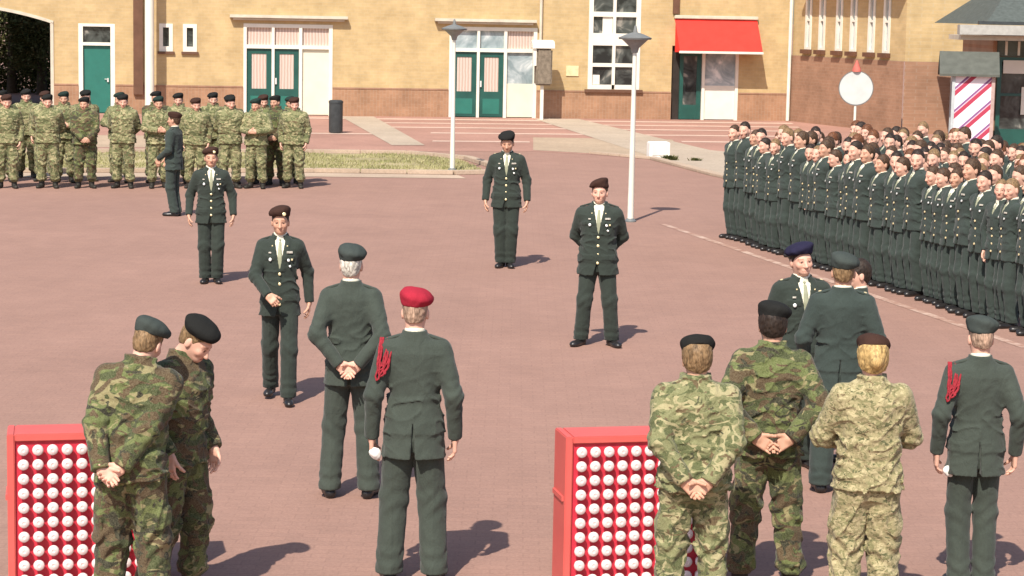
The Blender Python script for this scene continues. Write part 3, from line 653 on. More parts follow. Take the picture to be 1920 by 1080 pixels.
sheet('worn_line', [(2.44, 35.61), (2.55, 35.65), (5.62, 22.75), (5.50, 22.72)][::-1], .004, MAT['worn'])
# grass blades
gp = [(-16, 48.6), (-13.12, 49.25), (-4.87, 51.27), (-2.64, 51.53), (-1.31, 50.04), (-.70, 47.14), (-1.0, 45.95), (-4.27, 45.65), (-11.65, 43.75), (-16, 42.8)]
def inside(x, y, P):
    r = False; j = len(P)-1
    for i in range(len(P)):
        if (P[i][1] > y) != (P[j][1] > y) and x < (P[j][0]-P[i][0])*(y-P[i][1])/(P[j][1]-P[i][1])+P[i][0]: r = not r
        j = i
    return r
V = []; F = []
while len(V) < 3*22000:
    x = random.uniform(-16, -.5); y = random.uniform(42.6, 51.6)
    if not inside(x, y, gp) or (math.sin(x*2.1+y)+math.sin(y*3.3-x*1.4) < -.9+random.uniform(-.6, .2)): continue
    a = random.uniform(0, 6.28); hgt = random.uniform(.03, .09); wd = .012; n = len(V); lx, ly = random.uniform(-.03, .03), random.uniform(-.03, .03)
    V += [(x-wd*math.cos(a), y-wd*math.sin(a), .01), (x+wd*math.cos(a), y+wd*math.sin(a), .01), (x+lx, y+ly, hgt)]; F.append((n, n+1, n+2))
me = bpy.data.meshes.new('grass'); me.from_pydata(V, [], F); tag(link('grass', me, None, [MAT['grass']]), 'dry short grass in the strip behind the camouflaged line', 'grass', kind='stuff')

# ---------------------------------------------------------------- the long yellow brick building; local x runs along its face, -y towards the yard
BA = math.atan(.158)
bld = tag(empty('barracks_building', (0, 70.3, 0), BA), 'long yellow brick building with brown plinth, green doors and red awning', 'building')
def wall_holes(xs0, xs1, z0, z1, holes, y, mat, name, par, depth=.28):
    mb = MB(); xs = sorted({xs0, xs1, *[h[0] for h in holes], *[h[1] for h in holes]}); xs = [x for x in xs if xs0 <= x <= xs1]
    zs = sorted({z0, z1, *[h[2] for h in holes], *[h[3] for h in holes]}); zs = [z for z in zs if z0 <= z <= z1]
    for i in range(len(xs)-1):
        for j in range(len(zs)-1):
            cx, cz = (xs[i]+xs[i+1])/2, (zs[j]+zs[j+1])/2
            if any(h[0] < cx < h[1] and h[2] < cz < h[3] for h in holes): continue
            mb.poly([(xs[i], y, zs[j]), (xs[i+1], y, zs[j]), (xs[i+1], y, zs[j+1]), (xs[i], y, zs[j+1])])
    for h in holes:
        a, b_, c, d = max(h[0], xs0), min(h[1], xs1), max(h[2], z0), min(h[3], z1)
        if c >= d or a >= b_: continue
        yy = y+depth
        mb.poly([(a, y, c), (a, y, d), (a, yy, d), (a, yy, c)]); mb.poly([(b_, y, c), (b_, yy, c), (b_, yy, d), (b_, y, d)])
        if d < z1: mb.poly([(a, y, d), (b_, y, d), (b_, yy, d), (a, yy, d)])
        if c > z0: mb.poly([(a, y, c), (a, yy, c), (b_, yy, c), (b_, y, c)])
    return mb.build(name, mat, par)
XL, XC = -14.85, 9.30
D1 = (-14.08, -12.94, 0, 2.84); D2 = (-8.88, -6.02, 0, 2.93); D3 = (-2.22, .68, 0, 2.95); WN = (2.39, 4.13, .98, 5.1); D4 = (5.22, 7.50, 0, 2.45)
S1 = (-11.55, -11.12, 2.0, 2.88); S2 = (-10.80, -10.36, 2.0, 2.88)
PL = .88
wall_holes(XL, XC, PL, 9.0, [D1, D2, D3, WN, D4, S1, S2], 0, MAT['brick_yellow'], 'wall', bld)
for a, b_ in ((XL, D1[0]), (D1[1], D2[0]), (D2[1], D3[0]), (D3[1], D4[0]), (D4[1], XC)):
    MB().box(a, b_, -.03, .28, 0, PL).build('plinth', MAT['brick_brown'], bld)
for a, b_ in ((-14.85, -14.1), (-12.92, -8.9), (-6.0, -2.24), (.70, 5.2), (7.52, 9.3)): MB().box(a, b_, -.045, .01, PL, PL+.05).build('plinth_cap', MAT['brick_brown_flat'], bld)
# arch with carriage passage
ac, ar, az = -19.6, 5.6, -1.95
def archz(x): return 3.32-.052*(x+18.0)**2
AX = [XL-i*.25 for i in range(0, 27)]; mb = MB(); tr = MB()
for a, b_ in zip(AX, AX[1:]):
    mb.poly([(b_, 0, archz(b_)), (a, 0, archz(a)), (a, 0, 9), (b_, 0, 9)]); mb.poly([(b_, 0, archz(b_)), (b_, .6, archz(b_)), (a, .6, archz(a)), (a, 0, archz(a))])
    tr.poly([(b_, -.03, archz(b_)), (a, -.03, archz(a)), (a, -.03, archz(a)+.10), (b_, -.03, archz(b_)+.10)]); tr.poly([(b_, -.03, archz(b_)+.10), (a, -.03, archz(a)+.10), (a, .0, archz(a)+.10), (b_, .0, archz(b_)+.10)]); tr.poly([(b_, -.03, archz(b_)), (b_, .2, archz(b_)), (a, .2, archz(a)), (a, -.03, archz(a))])
xe = AX[-1]; mb.box(xe-9, xe, 0, .6, 0, 9); mb.build('arch_wall', MAT['brick_yellow'], bld)
tr.box(XL-.10, XL+.0, -.03, .5, 0, archz(XL)+.05).build('arch_trim', MAT['stone'], bld)
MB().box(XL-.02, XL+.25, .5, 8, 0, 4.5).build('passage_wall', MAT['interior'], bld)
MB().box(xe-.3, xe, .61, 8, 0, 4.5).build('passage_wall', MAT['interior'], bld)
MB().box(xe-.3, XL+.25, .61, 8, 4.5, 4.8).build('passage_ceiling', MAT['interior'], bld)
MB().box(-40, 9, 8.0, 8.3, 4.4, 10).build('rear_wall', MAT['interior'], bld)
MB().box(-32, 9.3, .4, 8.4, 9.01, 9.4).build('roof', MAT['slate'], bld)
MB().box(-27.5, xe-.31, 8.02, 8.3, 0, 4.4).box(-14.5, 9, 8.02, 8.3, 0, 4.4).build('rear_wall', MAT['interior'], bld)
# door 1
d = MB().box(-13.93, -13.09, .08, .13, .02, 2.14).build('door', MAT['green_paint'], bld, .004)
MB().box(-13.19, -13.14, .02, .08, 1.0, 1.12).box(-13.27, -13.15, .02, .045, 1.08, 1.10).build('handle', MAT['silver'], d)
f = MB().box(D1[0], -13.94, -.01, .17, 0, 2.84).box(-13.08, D1[1], -.01, .17, 0, 2.84).box(-13.94, -13.08, -.01, .17, 2.15, 2.25).box(-13.94, -13.08, -.008, .17, 2.75, 2.84).build('door_frame', MAT['white_paint'], bld)
MB().box(-13.94, -13.08, .10, .12, 2.25, 2.75).build('fanlight_glass', MAT['glass'], f)
# two slit windows
for S in (S1, S2):
    w_ = MB().box(S[0], S[0]+.12, -.02, .12, S[2], S[3]).box(S[1]-.12, S[1], -.02, .12, S[2], S[3]).box(S[0]+.12, S[1]-.12, -.02, .12, S[2], S[2]+.16).box(S[0]+.12, S[1]-.12, -.02, .12, S[3]-.12, S[3]).build('window', MAT['white_paint'], bld)
    MB().box(S[0]+.12, S[1]-.12, .06, .08, S[2]+.16, S[3]-.12).build('pane', MAT['glass'], w_)
    MB().box(S[0]-.05, S[1]+.05, -.08, .0, S[2]-.08, S[2]-.003).build('window_sill', MAT['brown_paint'], w_)
# double doors
def dbl(D, glasses, panel, top):
    x0, x1, _, zt = D; w = x1-x0; m1, m2 = x0+.115+(w-.3)*.325, x0+.14+(w-.3)*.66
    f = MB()
    for a, b_ in ((x0, x0+.10), (m1-.045, m1+.045), (m2-.05, m2+.05), (x1-.12, x1)): f.box(a, b_, -.02, .16, 0, zt)
    for z0, z1, e in ((2.14, 2.26, .003), (zt-.12, zt, .003)):
        for a, b_ in ((x0+.10, m1-.045), (m1+.045, m2-.05), (m2+.05, x1-.12)): f.box(a, b_, -.02+e, .157, z0, z1)
    fr = f.build('door_frame', MAT['white_paint'], bld)
    for i, (a, b_) in enumerate(((x0+.10, m1-.045), (m1+.045, m2-.05), (m2+.05, x1-.12))):
        MB().box(a, b_, .09, .11, 2.26, zt-.12).build('fanlight_glass', MAT[top[i]], fr)
    for i, (a, b_) in enumerate(((x0+.105, m1-.05), (m1+.05, m2-.055))):
        d = MB().box(a, a+.16, .05, .10, .03, 2.13).box(b_-.16, b_, .05, .10, .03, 2.13).box(a+.16, b_-.16, .05, .10, .03, .85).box(a+.16, b_-.16, .05, .10, 1.97, 2.13).build('door', MAT['dark_green'], bld)
        MB().box(a+.16, b_-.16, .07, .085, .85, 1.97).build('door_glass', MAT['curtain'], d)
        MB().box(a+.12, b_-.12, .04, .055, .12, .62).build('kick_panel', MAT['green_paint'], d)
        if i: MB().box(a+.02, a+.07, .0, .05, 1.0, 1.2).build('handle', MAT['silver'], d)
    sp = MB().box(m2+.05, x1-.12, .06, .10, .03, 1.12).build('side_panel', MAT['cream_panel'], bld)
    MB().box(m2+.05, x1-.12, .07, .09, 1.12, 2.14).build('side_glass', MAT[panel], bld)
dbl(D2, 0, 'cream_panel', ['curtain', 'curtain', 'curtain'])
dbl(D3, 0, 'glass_mixed' if 'glass_mixed' in MAT else 'glass_pale', ['glass_pale', 'glass_pale', 'curtain'])
for a, b_ in ((-9.32, -5.55), (-2.72, .62)):
    MB().box(a, b_, -.26, .0, 3.11, 3.21).box(a+.1, b_-.1, -.16, .0, 3.04, 3.108).build('door_hood', MAT['stone'], bld, .01)
# tall window
x0, x1, z0, z1 = WN; f = MB().box(x0, x0+.15, -.02, .12, z0, z1).box(x1-.15, x1, -.02, .12, z0, z1).box(3.20, 3.30, -.02, .12, z0+.15, z1)
for z, t_ in ((.98, .15), (1.72, .12), (2.42, .40), (3.36, .16), (4.2, .14)):
    for a, b_ in ((x0+.15, 3.20), (3.30, x1-.15)): f.box(a, b_, -.017, .117, z if z > 1 else z0, z+t_)
f = f.build('window', MAT['white_paint'], bld)
MB().box(x0+.15, 3.2, .07, .09, z0+.15, z1).box(3.3, x1-.15, .07, .09, z0+.15, z1).build('pane', MAT['glass'], f)
MB().box(2.86, 3.19, .04, .065, 2.82, 3.36).box(2.56, 2.80, .04, .065, 1.14, 1.45).build('blind', MAT['white_paint'], f)
MB().box(x0-.1, x1+.1, -.12, .0, z0-.10, z0-.004).build('window_sill', MAT['brown_paint'], f)
# door under the awning
x0, x1, _, zt = D4
MB().box(x0+.02, x0+.30, .14, .2, 0, zt).build('reveal_shade_strip', MAT['interior'], bld)  # dark strip standing in for the shadow in the door recess
fr = MB().box(6.26, 6.36, .0, .18, 0, zt).box(x1-.10, x1, -.01, .18, 0, zt).box(x0+.30, x1-.10, .003, .177, 2.28, zt).build('door_frame', MAT['white_paint'], bld)
d = MB().box(5.52, 5.64, .08, .14, .03, 2.27).box(6.10, 6.25, .08, .14, .03, 2.27).box(5.64, 6.10, .08, .14, .03, .50).box(5.64, 6.10, .08, .14, 2.12, 2.27).build('door', MAT['dark_green'], bld)
MB().box(5.64, 6.10, .10, .12, .5, 2.12).build('door_glass', MAT['glass'], d)
MB().box(6.36, x1-.10, .06, .12, .03, 1.15).build('side_panel', MAT['white_paint'], bld); MB().box(6.36, x1-.10, .08, .10, 1.15, 2.28).build('side_glass', MAT['glass_pale'], bld)
# red awning
aw = MB(); n_ = 14; zt_, zb_, pr = 3.34, 2.30, .85
for i in range(n_):
    u0_, u1_ = i/n_, (i+1)/n_
    def pz(u): return (-.04-pr*u, zt_-(zt_-zb_)*u+.02*math.sin(u*math.pi))
    (ya, za), (yb, zb) = pz(u0_), pz(u1_); aw.poly([(5.27, ya, za), (8.07, ya, za), (8.07, yb, zb), (5.27, yb, zb)]); aw.poly([(5.27, yb+.01, zb-.012), (8.07, yb+.01, zb-.012), (8.07, ya+.01, za-.012), (5.27, ya+.01, za-.012)])
awn = aw.build('awning', MAT['awning_red'], bld, recalc=False)
MB().box(5.25, 8.09, -.92, -.87, 2.22, 2.30).build('front_rail', MAT['white_paint'], awn, .01); MB().box(5.25, 8.09, -.14, .0, 3.34, 3.46).build('roller_case', MAT['stone'], awn, .02)
for x in (5.3, 8.04):
    a_ = MB().poly([(x, -.02, 3.30), (x, -.04, 2.24), (x, -.88, 2.26)]); a_.build('side_flap' , MAT['awning_red'], awn, recalc=False)
# pipes and plaque
MB().lathe([(.05, 2.55), (.05, 8.9)], .78, -.07, 12).build('downpipe', MAT['stone'], bld, smooth=True)
MB().lathe([(.06, .02), (.06, 8.9)], 9.22, -.09, 12).build('downpipe', MAT['white_paint'], bld, smooth=True)
MB().box(-12.36, -12.06, -.16, .0, .62, 8.9).build('brown_pilaster', MAT['brown_paint'], bld)
MB().box(5.20, 5.40, -.10, .0, 3.5, 8.9).build('brown_pilaster', MAT['brown_paint'], bld)
MB().box(1.66, 2.08, -.035, .0, 1.40, 1.74).build('wall_plaque', plain('plaque', (.70, .58, .34), .6), bld, .006)
# eaves that shade the window wing
# ---------------------------------------------------------------- the wing on the right
W1 = Vector((9.22, 71.76, 0)); W2 = Vector((11.80, 65.2, 0)); dW = (W2-W1); LW = dW.length
wing = tag(empty('brick_wing', W1, math.atan2(dW.y, dW.x)), 'yellow brick wing with tall brown plinth and paired white slit windows under eaves', 'building')
slits = []
for k, c in enumerate((1.05, 1.95, 3.05, 3.95, 5.05, 5.95)):
    slits.append((c-.20, c+.20, 2.42, 4.9))
wall_holes(0, LW, 2.2, 9, slits, 0, MAT['brick_yellow'], 'wall', wing, .2)
wall_holes(0, LW, 0, 2.2, [], -.03, MAT['brick_brown_flat'], 'plinth', wing)
for a, b_, c, d_ in slits:
    w_ = MB().box(a, a+.11, -.03, .1, c, d_).box(b_-.11, b_, -.03, .1, c, d_).box(a+.11, b_-.11, -.027, .1, c, c+.08).box(a+.11, b_-.11, -.027, .1, 3.35, 3.42).build('window', MAT['white_paint'], wing)
    MB().box(a+.11, b_-.11, .05, .07, c+.08, d_).build('pane', MAT['glass_pale'], w_); MB().box(a-.06, b_+.06, -.16, 0, c-.14, c-.004).build('window_sill', MAT['brown_paint'], w_)
MB().box(1.2, LW+.2, -.50, 0, 4.42, 4.6).build('canopy', MAT['stone'], wing)
MB().box(0, LW+3, -.5, .3, 9, 9.3).build('roof', MAT['slate'], wing)
# return wall, facing the yard
wl2 = empty('wing_face', W2, 0); wl2.parent = None; bpy.data.objects.remove(wl2)
Rm_ = Matrix.Rotation(-math.atan2(dW.y, dW.x), 4, 'Z')
def wloc(p): return Rm_ @ (Vector(p)-W1)
mb = MB(); pl = MB()
for (xa, xb) in ((11.80, 17.5),):
    for M_, z0, z1, e in ((mb, 2.2, 9, 0), (pl, 0, 2.2, .03)):
        P4 = [wloc((xa, 65.2-e, z0)), wloc((xb, 65.6-e, z0)), wloc((xb, 65.6-e, z1)), wloc((xa, 65.2-e, z1))]; M_.poly(P4)
def planar_brick(base, c1, c2, mo):
    return base
mb.build('end_wall', brickmat('yellow_brick_end', *YW, 2.4), wing); pl.build('end_plinth', MAT['brick_brown_flat'], wing)
# ---------------------------------------------------------------- gatehouse
gh = tag(empty('gatehouse', (12.98, 58.5, 0), 0), 'small gatehouse with grey slate roof, pale eaves and dark green door front', 'building')
MB().box(0, 5, 0, 4, 0, 2.95).build('wall', MAT['brick_brown_flat'], gh)
def hip(name, mat, par, x0, x1, y0, y1, z0, z1, ri):
    mb = MB(); ym = (y0+y1)/2
    a, b_, c_, d_ = (x0, y0, z0), (x1, y0, z0), (x1, y1, z0), (x0, y1, z0); e, f_ = (x0+ri, ym, z1), (x1, ym, z1)
    mb.poly([a, b_, f_, e]); mb.poly([b_, c_, f_]); mb.poly([c_, d_, e, f_]); mb.poly([d_, a, e]); mb.poly([d_, c_, b_, a]); return mb.build(name, mat, par)
hip('roof', plain('dark_slate', (.085, .098, .09), .85, .2, 9), gh, -.55, 6, -1.6, 5.4, 3.38, 4.95, 1.6)
MB().box(-1.25, 6.2, -1.95, -1.6, 3.10, 3.36).build('eave_board', plain('eave_grey', (.38, .375, .345), .6), gh, .01)
MB().box(-1.15, 6, -1.6, 0, 2.96, 3.09).build('soffit', MAT['stone'], gh)
MB().box(-.75, 6, -1.72, -1.61, 3.37, 3.46).build('gutter', MAT['dark_metal'], gh)
f = MB().box(.12, .22, -.12, .0, 0, 2.5).box(1.0, 1.1, -.12, 0, 0, 2.5).box(1.95, 2.05, -.12, 0, 0, 2.5).box(.22, 1.0, -.117, 0, .0, .55).box(.22, 1.0, -.117, 0, 2.38, 2.5).box(1.1, 1.95, -.117, 0, 0, .9).box(1.1, 1.95, -.117, 0, 2.38, 2.5).box(.22, 1.0, -.117, 0, 1.45, 1.52).build('door_front', MAT['dark_green'], gh)
MB().box(.22, 1.0, -.06, -.03, .55, 2.38).box(1.1, 1.95, -.06, -.03, .9, 2.38).build('pane', MAT['glass'], f)
MB().box(.75, .90, -.13, -.119, .95, 1.7).build('notice', MAT['white_paint'], f)
MB().box(.25, 2.0, -.16, -.122, 2.06, 2.42).build('sign_board', MAT['white_paint'], gh, .005)
for x in (.3, .62, .94, 1.3, 1.62): MB().box(x, x+.06, -.05, .0, 2.55, 2.93).build('window_bar', MAT['white_paint'], gh)
MB().box(.1, 2.1, -.02, .003, 2.52, 2.94).build('window_strip', MAT['glass'], gh)
gh.scale = (1.064, 1, 1)
# ---------------------------------------------------------------- sentry box
m, t, b = newmat('striped_paint', .6, .3); v = coords(t, rnd=False); sp = t.nodes.new('ShaderNodeSeparateXYZ'); t.links.new(v, sp.inputs[0])
a1 = nd(t, 'ShaderNodeMath', operation='MULTIPLY_ADD'); t.links.new(sp.outputs[0], a1.inputs[0]); a1.inputs[1].default_value = -.95; t.links.new(sp.outputs[2], a1.inputs[2])
a2 = nd(t, 'ShaderNodeMath', operation='DIVIDE'); t.links.new(a1.outputs[0], a2.inputs[0]); a2.inputs[1].default_value = .60
a3 = nd(t, 'ShaderNodeMath', operation='FRACT'); t.links.new(a2.outputs[0], a3.inputs[0])
t.links.new(ramp(t, a3.outputs[0], [(0, (.78, .70, .74)), (.42, (.40, .045, .085)), (.66, (.66, .50, .58)), (.71, (.22, .10, .24)), (.83, (.78, .70, .74))], 'CONSTANT'), b.inputs['Base Color']); MAT['stripes'] = m
sb = tag(empty('sentry_box', (11.48, 56.2, 0), R_(-9)), 'red and white diagonally striped sentry box with grey pitched roof', 'sentry box')
MB().box(0, .97, 0, .05, .02, 2.06).build('side_wall', MAT['stripes'], sb); MB().box(0, .97, .95, 1.0, .02, 2.06).build('side_wall', MAT['stripes'], sb)
MB().box(.92, .965, .05, .95, .02, 2.05).build('back_wall', MAT['grey_metal'], sb)
MB().box(-.04, .04, -.03, .22, 0, 2.10).box(-.04, .04, .80, 1.03, 0, 2.10).box(-.04, .04, .22, .80, 1.85, 2.10).build('front_frame', plain('pale_grey_paint', (.42, .45, .46), .6), sb, .005)
MB().box(.97, 1.06, -.03, .06, 0, 2.06).build('corner_post', plain('pinkish_post', (.42, .30, .27), .6), sb)
MB().prism([(-.16, 2.02), (-.16, 2.08), (.5, 2.66), (1.16, 2.08), (1.16, 2.02), (.5, 2.58)], -.38, 1.16, 'x').build('roof', plain('weathered_roof_felt', (.095, .10, .085), .85, .15, 5), sb)
MB().prism([(.0, 2.1), (.5, 2.56), (1.0, 2.1)], -.03, .02, 'x').build('gable', MAT['grey_metal'], sb)
# ---------------------------------------------------------------- street furniture
def lamp(x, y, label, hz=3.18):
    r = tag(empty('street_lamp', (x, y, 0)), label, 'street lamp', 'slim white lamp posts')
    MB().lathe([(.055, 0), (.05, .5), (.042, 1.6), (.034, hz-.32)], 0, 0, 16).build('pole', MAT['white_paint'], r, smooth=True)
    MB().lathe([(.10, 0), (.10, .02), (.06, .06)], 0, 0, 16).build('base_plate', MAT['grey_metal'], r, smooth=True)
    MB().lathe([(.05, hz-.34), (.07, hz-.26), (.22, hz-.12)], 0, 0, 24).build('lamp_shade', plain('lamp_body', (.26, .26, .25), .5), r, smooth=True)
    MB().lathe([(.27, hz-.118), (.28, hz-.09), (.14, hz-.03), (.04, hz), (.02, hz+.10), (.005, hz+.12)], 0, 0, 24).build('lamp_cap', plain('lamp_cap_grey', (.17, .175, .17), .6), r, smooth=True)
    return r
lamp(1.978, 35.9, 'white lamp post with dark flat cap standing on the open yard')
lamp(-1.36, 46.66, 'white lamp post on the grass strip tip before the second double door')
fp = tag(empty('flagpole', (-11.58, 67.7, 0)), 'thick white flagpole in front of the yellow wall beside slit windows', 'flagpole')
MB().lathe([(.15, .02), (.145, 3), (.12, 11)], 0, 0, 20).build('pole', MAT['white_paint'], fp, smooth=True); MB().lathe([(.22, 0), (.22, .06), (.16, .10)], 0, 0, 20).build('base', MAT['stone'], fp)
bn = tag(empty('litter_bin', (-5.02, 59.8, 0)), 'dark grey upright litter bin on the paving by first double door', 'litter bin')
MB().lathe([(.18, .02), (.195, .06), (.195, .84)], 0, 0, 20).build('barrel', MAT['dark_metal'], bn, smooth=True); MB().lathe([(.205, .842), (.205, .90), (.16, .93)], 0, 0, 20).build('rim', MAT['dark_metal'], bn, smooth=True)
wb = tag(empty('stone_block', (3.5, 52.0, 0), R_(8)), 'small white block on the pale paving right of the lamp post', 'block')
MB().box(-.25, .25, -.2, .2, .0, .40).build('block', MAT['white_cloth'], wb, .02); MB().box(-.19, .19, -.215, -.203, .08, .33).build('front_plate', MAT['white_paint'], wb)
rs = tag(empty('round_sign', (7.94, 50, 0), R_(-4)), 'round pale sign on a thin post behind the dark formation', 'sign')
MB().lathe([(.03, 0), (.03, 2.2)], 0, .03, 12).build('post', MAT['white_paint'], rs, smooth=True)
o = MB().lathe([(.385, -.012), (.39, .0), (.385, .012)], 0, 0, 40).build('disc', MAT['signwhite'], rs); o.rotation_euler = (R_(90), 0, 0); o.location = (0, 0, 1.86)
o = MB().lathe([(.405, -.010), (.405, .018), (.392, .018), (.392, -.010)], 0, 0, 40).build('disc_rim', MAT['grey_metal'], rs); o.rotation_euler = (R_(90), 0, 0); o.location = (0, .004, 1.86)
MB().lathe([(.11, 2.24), (.10, 2.30), (.02, 2.50)], 0, .03, 14).build('warning_lamp', plain('faded_red', (.50, .13, .10), .7), rs, smooth=True)
hd = tag(empty('hooded_cabinet', (.86, 69.3, 0), BA), 'dark hooded cabinet with white top beside the second double door', 'cabinet')
MB().box(-.05, .05, .05, .15, 0, 1.3).build('post', MAT['white_paint'], hd)
MB().box(-.22, .30, -.1, .4, 1.12, 2.30).build('body', plain('weathered_brown', (.19, .155, .115), .8, .3), hd, .05)
MB().prism([(-.16, 2.30), (-.12, 2.46), (.0, 2.56), (.3, 2.58), (.42, 2.5), (.44, 2.30)], -.36, .36).build('hood', MAT['white_paint'], hd, .02)
MB().box(-.33, -.225, -.08, .1, 1.75, 2.28).build('side_flap', MAT['white_paint'], hd)
# tree seen through the passage
def tree(x, y, hgt, rad, n, label):
    r = tag(empty('tree', (x, y, 0)), label, 'tree', 'trees behind the arched passage')
    tb = MB().lathe([(.22, 0), (.16, 1.2), (.10, hgt*.7)], 0, 0, 12)
    tb.build('trunk', MAT['bark'], r, smooth=True); V = []; F = []
    cl = [(random.gauss(0, rad*.45), random.gauss(0, rad*.4), hgt*.6+random.gauss(0, hgt*.16), random.uniform(.35, .75)) for _ in range(26)]
    for i in range(n):
        c = random.choice(cl); p = Vector((c[0]+random.gauss(0, c[3]*.5), c[1]+random.gauss(0, c[3]*.5), max(.2, c[2]+random.gauss(0, c[3]*.45)))); s = random.uniform(.03, .08)
        a = Vector((random.gauss(0, 1), random.gauss(0, 1), random.gauss(0, 1))).normalized(); b_ = a.orthogonal().normalized(); k = len(V); V += [p+a*s, p+b_*s*.6, p-a*s, p-b_*s*.6]; F.append((k, k+1, k+2, k+3))
    me = bpy.data.meshes.new('crown'); me.from_pydata([tuple(v) for v in V], [], F); link('crown', me, r, [MAT['leaf']])
tree(-19.3, 82.0, 4.4, 1.5, 9000, 'dark leafy tree behind the arched passage, the wider one at left')
tree(-18.0, 81.3, 3.6, 1.1, 9000, 'dark leafy tree farther back through the arch, nearer its right jamb')
hg = tag(empty('hedge', (-18.5, 83.0, 0)), 'dark dense hedge closing the view through the arched passage', 'hedge'); V = []; F = []
for i in range(16000):
    p = Vector((random.uniform(-4, 4), random.gauss(0, .45), random.uniform(0, 3.6))); s = random.uniform(.05, .11); a = Vector((random.gauss(0, 1), random.gauss(0, 1), random.gauss(0, 1))).normalized(); b_ = a.orthogonal().normalized(); k = len(V); V += [p+a*s, p+b_*s*.6, p-a*s, p-b_*s*.6]; F.append((k, k+1, k+2, k+3))
me = bpy.data.meshes.new('foliage'); me.from_pydata([tuple(v) for v in V], [], F); link('foliage', me, hg, [MAT['leaf']])
def weed(x, y, s, n, label):
    r = tag(empty('weed_tuft', (x, y, 0)), label, 'weed'); V = []; F = []
    for i in range(n):
        a = random.uniform(0, 6.28); l = random.uniform(.5, 1)*s; p0 = Vector((random.gauss(0, s*.35), random.gauss(0, s*.2), 0)); p1 = p0+Vector((math.cos(a)*l*.6, math.sin(a)*l*.4, l*.55)); q = Vector((-math.sin(a), math.cos(a), 0))*.02; k = len(V); V += [p0-q, p0+q, p1+q*.3, p1-q*.3]; F.append((k, k+1, k+2, k+3))
    me = bpy.data.meshes.new('leaves'); me.from_pydata([tuple(v) for v in V], [], F); link('leaves', me, r, [MAT['leaf']])
weed(3.75, 51.3, .24, 160, 'low dark weeds at the foot of the white block')
weed(4.35, 51.2, .16, 90, 'smaller dark weed tuft a step right of the white block')
# ---------------------------------------------------------------- red racks with white knobs
def rack(x, y, rz, label):
    r = tag(empty('display_rack', (x, y, 0), R_(rz)), label, 'rack', 'red racks of white knobs')
    W, H, D = .96, .945, .30
    MB().box(.045, W-.045, .02, .05, .03, H-.045).build('board', MAT['red_paint'], r)
    MB().box(0, .045, -.005, D, 0, H).box(W-.045, W, -.005, D, 0, H).box(.045, W-.045, -.002, D-.003, H-.045, H).box(.045, W-.045, -.002, D-.003, 0, .03).build('frame', MAT['red_paint_edge'], r, .006)
    MB().box(.045, W-.045, D-.03, D-.006, .03, H-.045).build('back_panel', MAT['red_paint'], r)
    MB().box(-.012, .0, .03, D-.02, .54, .57).build('latch', MAT['red_paint_edge'], r)
    first = None
    for i in range(10):
        for j in range(10):
            loc = (.095+.0855*i, .02, .060+.0880*j)
            if first is None:
                o = MB().lathe([(.020, 0), (.020, .034), (.032, .037), (.0335, .044), (.032, .052), (.026, .057), (.010, .060), (.008, .057), (.003, .057)], 0, 0, 16).build('knob', MAT['white_knob'], r, smooth=True); first = o
            else:
                o = first.copy(); COL.objects.link(o); o.parent = r
            o.rotation_euler = (R_(90), 0, 0); o.location = loc
    return r
rack(.345, 12.70, 12, 'red rack of white knobs standing in the centre foreground')
rack(-2.985, 12.45, 12, 'red rack of white knobs at the lower left corner')
# ---------------------------------------------------------------- the people
def cast(label, group=None, **o):
    r, a = person(o); tag(r, label, 'person', group); return r, a
BK = 'military people watching from the front'
cast('soldier in woodland camouflage bowing slightly, hand behind back, dark beret, beside left rack', loc=(-2.12, 11.75, 0), rz=178, uni='camo', jm='camo', S=1.0, seed=3, lean=12, side=-4, head=(-14, 12, -8), beret='beret_grey', hair='hair_sand', skin='skin_pink', fat=.012, sx=.94, legw=1.12,
     armL=dict(wrist=(.13, .205, .90), pole=(1, .25, 0), d=(-.75, .12, -.62), n=(0, 1, .1), s=(-.3, .0, .9), curl=.6), armR=dict(wrist=(-.005, .20, .92), pole=(.8, .5, 0), d=(-.75, .12, -.62), n=(0, 1, .1), s=(-.3, .0, .9), curl=.7), feet=(.15, 0, 12), h=.008)
cast('soldier in camouflage with head bowed deep under a round dark beret', loc=(-1.93, 12.25, 0), rz=60, uni='camo', jm='camo', S=.98, sx=.94, seed=5, lean=3, side=3, head=(8, 34, 0), beret='beret_dark', hair='hair_sand', skin='skin_pink', bsize=.95, tilt=-8, btilt=-2,
     arms=dict(wrist=(.22, -.10, .95)), footL=(.14, -.02, 10), footR=(.12, .12, 10), h=.008)
cast('white haired officer in green dress uniform seen from behind, hands clasped, grey beret', loc=(-1.146, 15.09, 0), rz=180, S=1.035, sx=.91, seed=7, beret='beret_grey', hair='hair_white', skin='skin_pink', arms=BEHIND, feet=(.15, 0, 14), jm='dress', h=.008, head=(-6, 0, 0), hem=.80, legw=1.08)
p4, a4 = cast('officer seen from behind with crimson beret and red shoulder cord', loc=(-.585, 12.83, 0), rz=181, S=1.03, seed=9, beret='beret_red', hair='hair_grey', hairstyle='crop', skin='skin_pink', lanyard=1, feet=(.145, 0, 12), jm='dress', h=.008, hem=.765, head=(-5, 4, 0), fat=.0, sx=.93, legw=1.12, armL=dict(wrist=(.265, .02, .885)), armR=dict(wrist=(.265, .0, .885)))
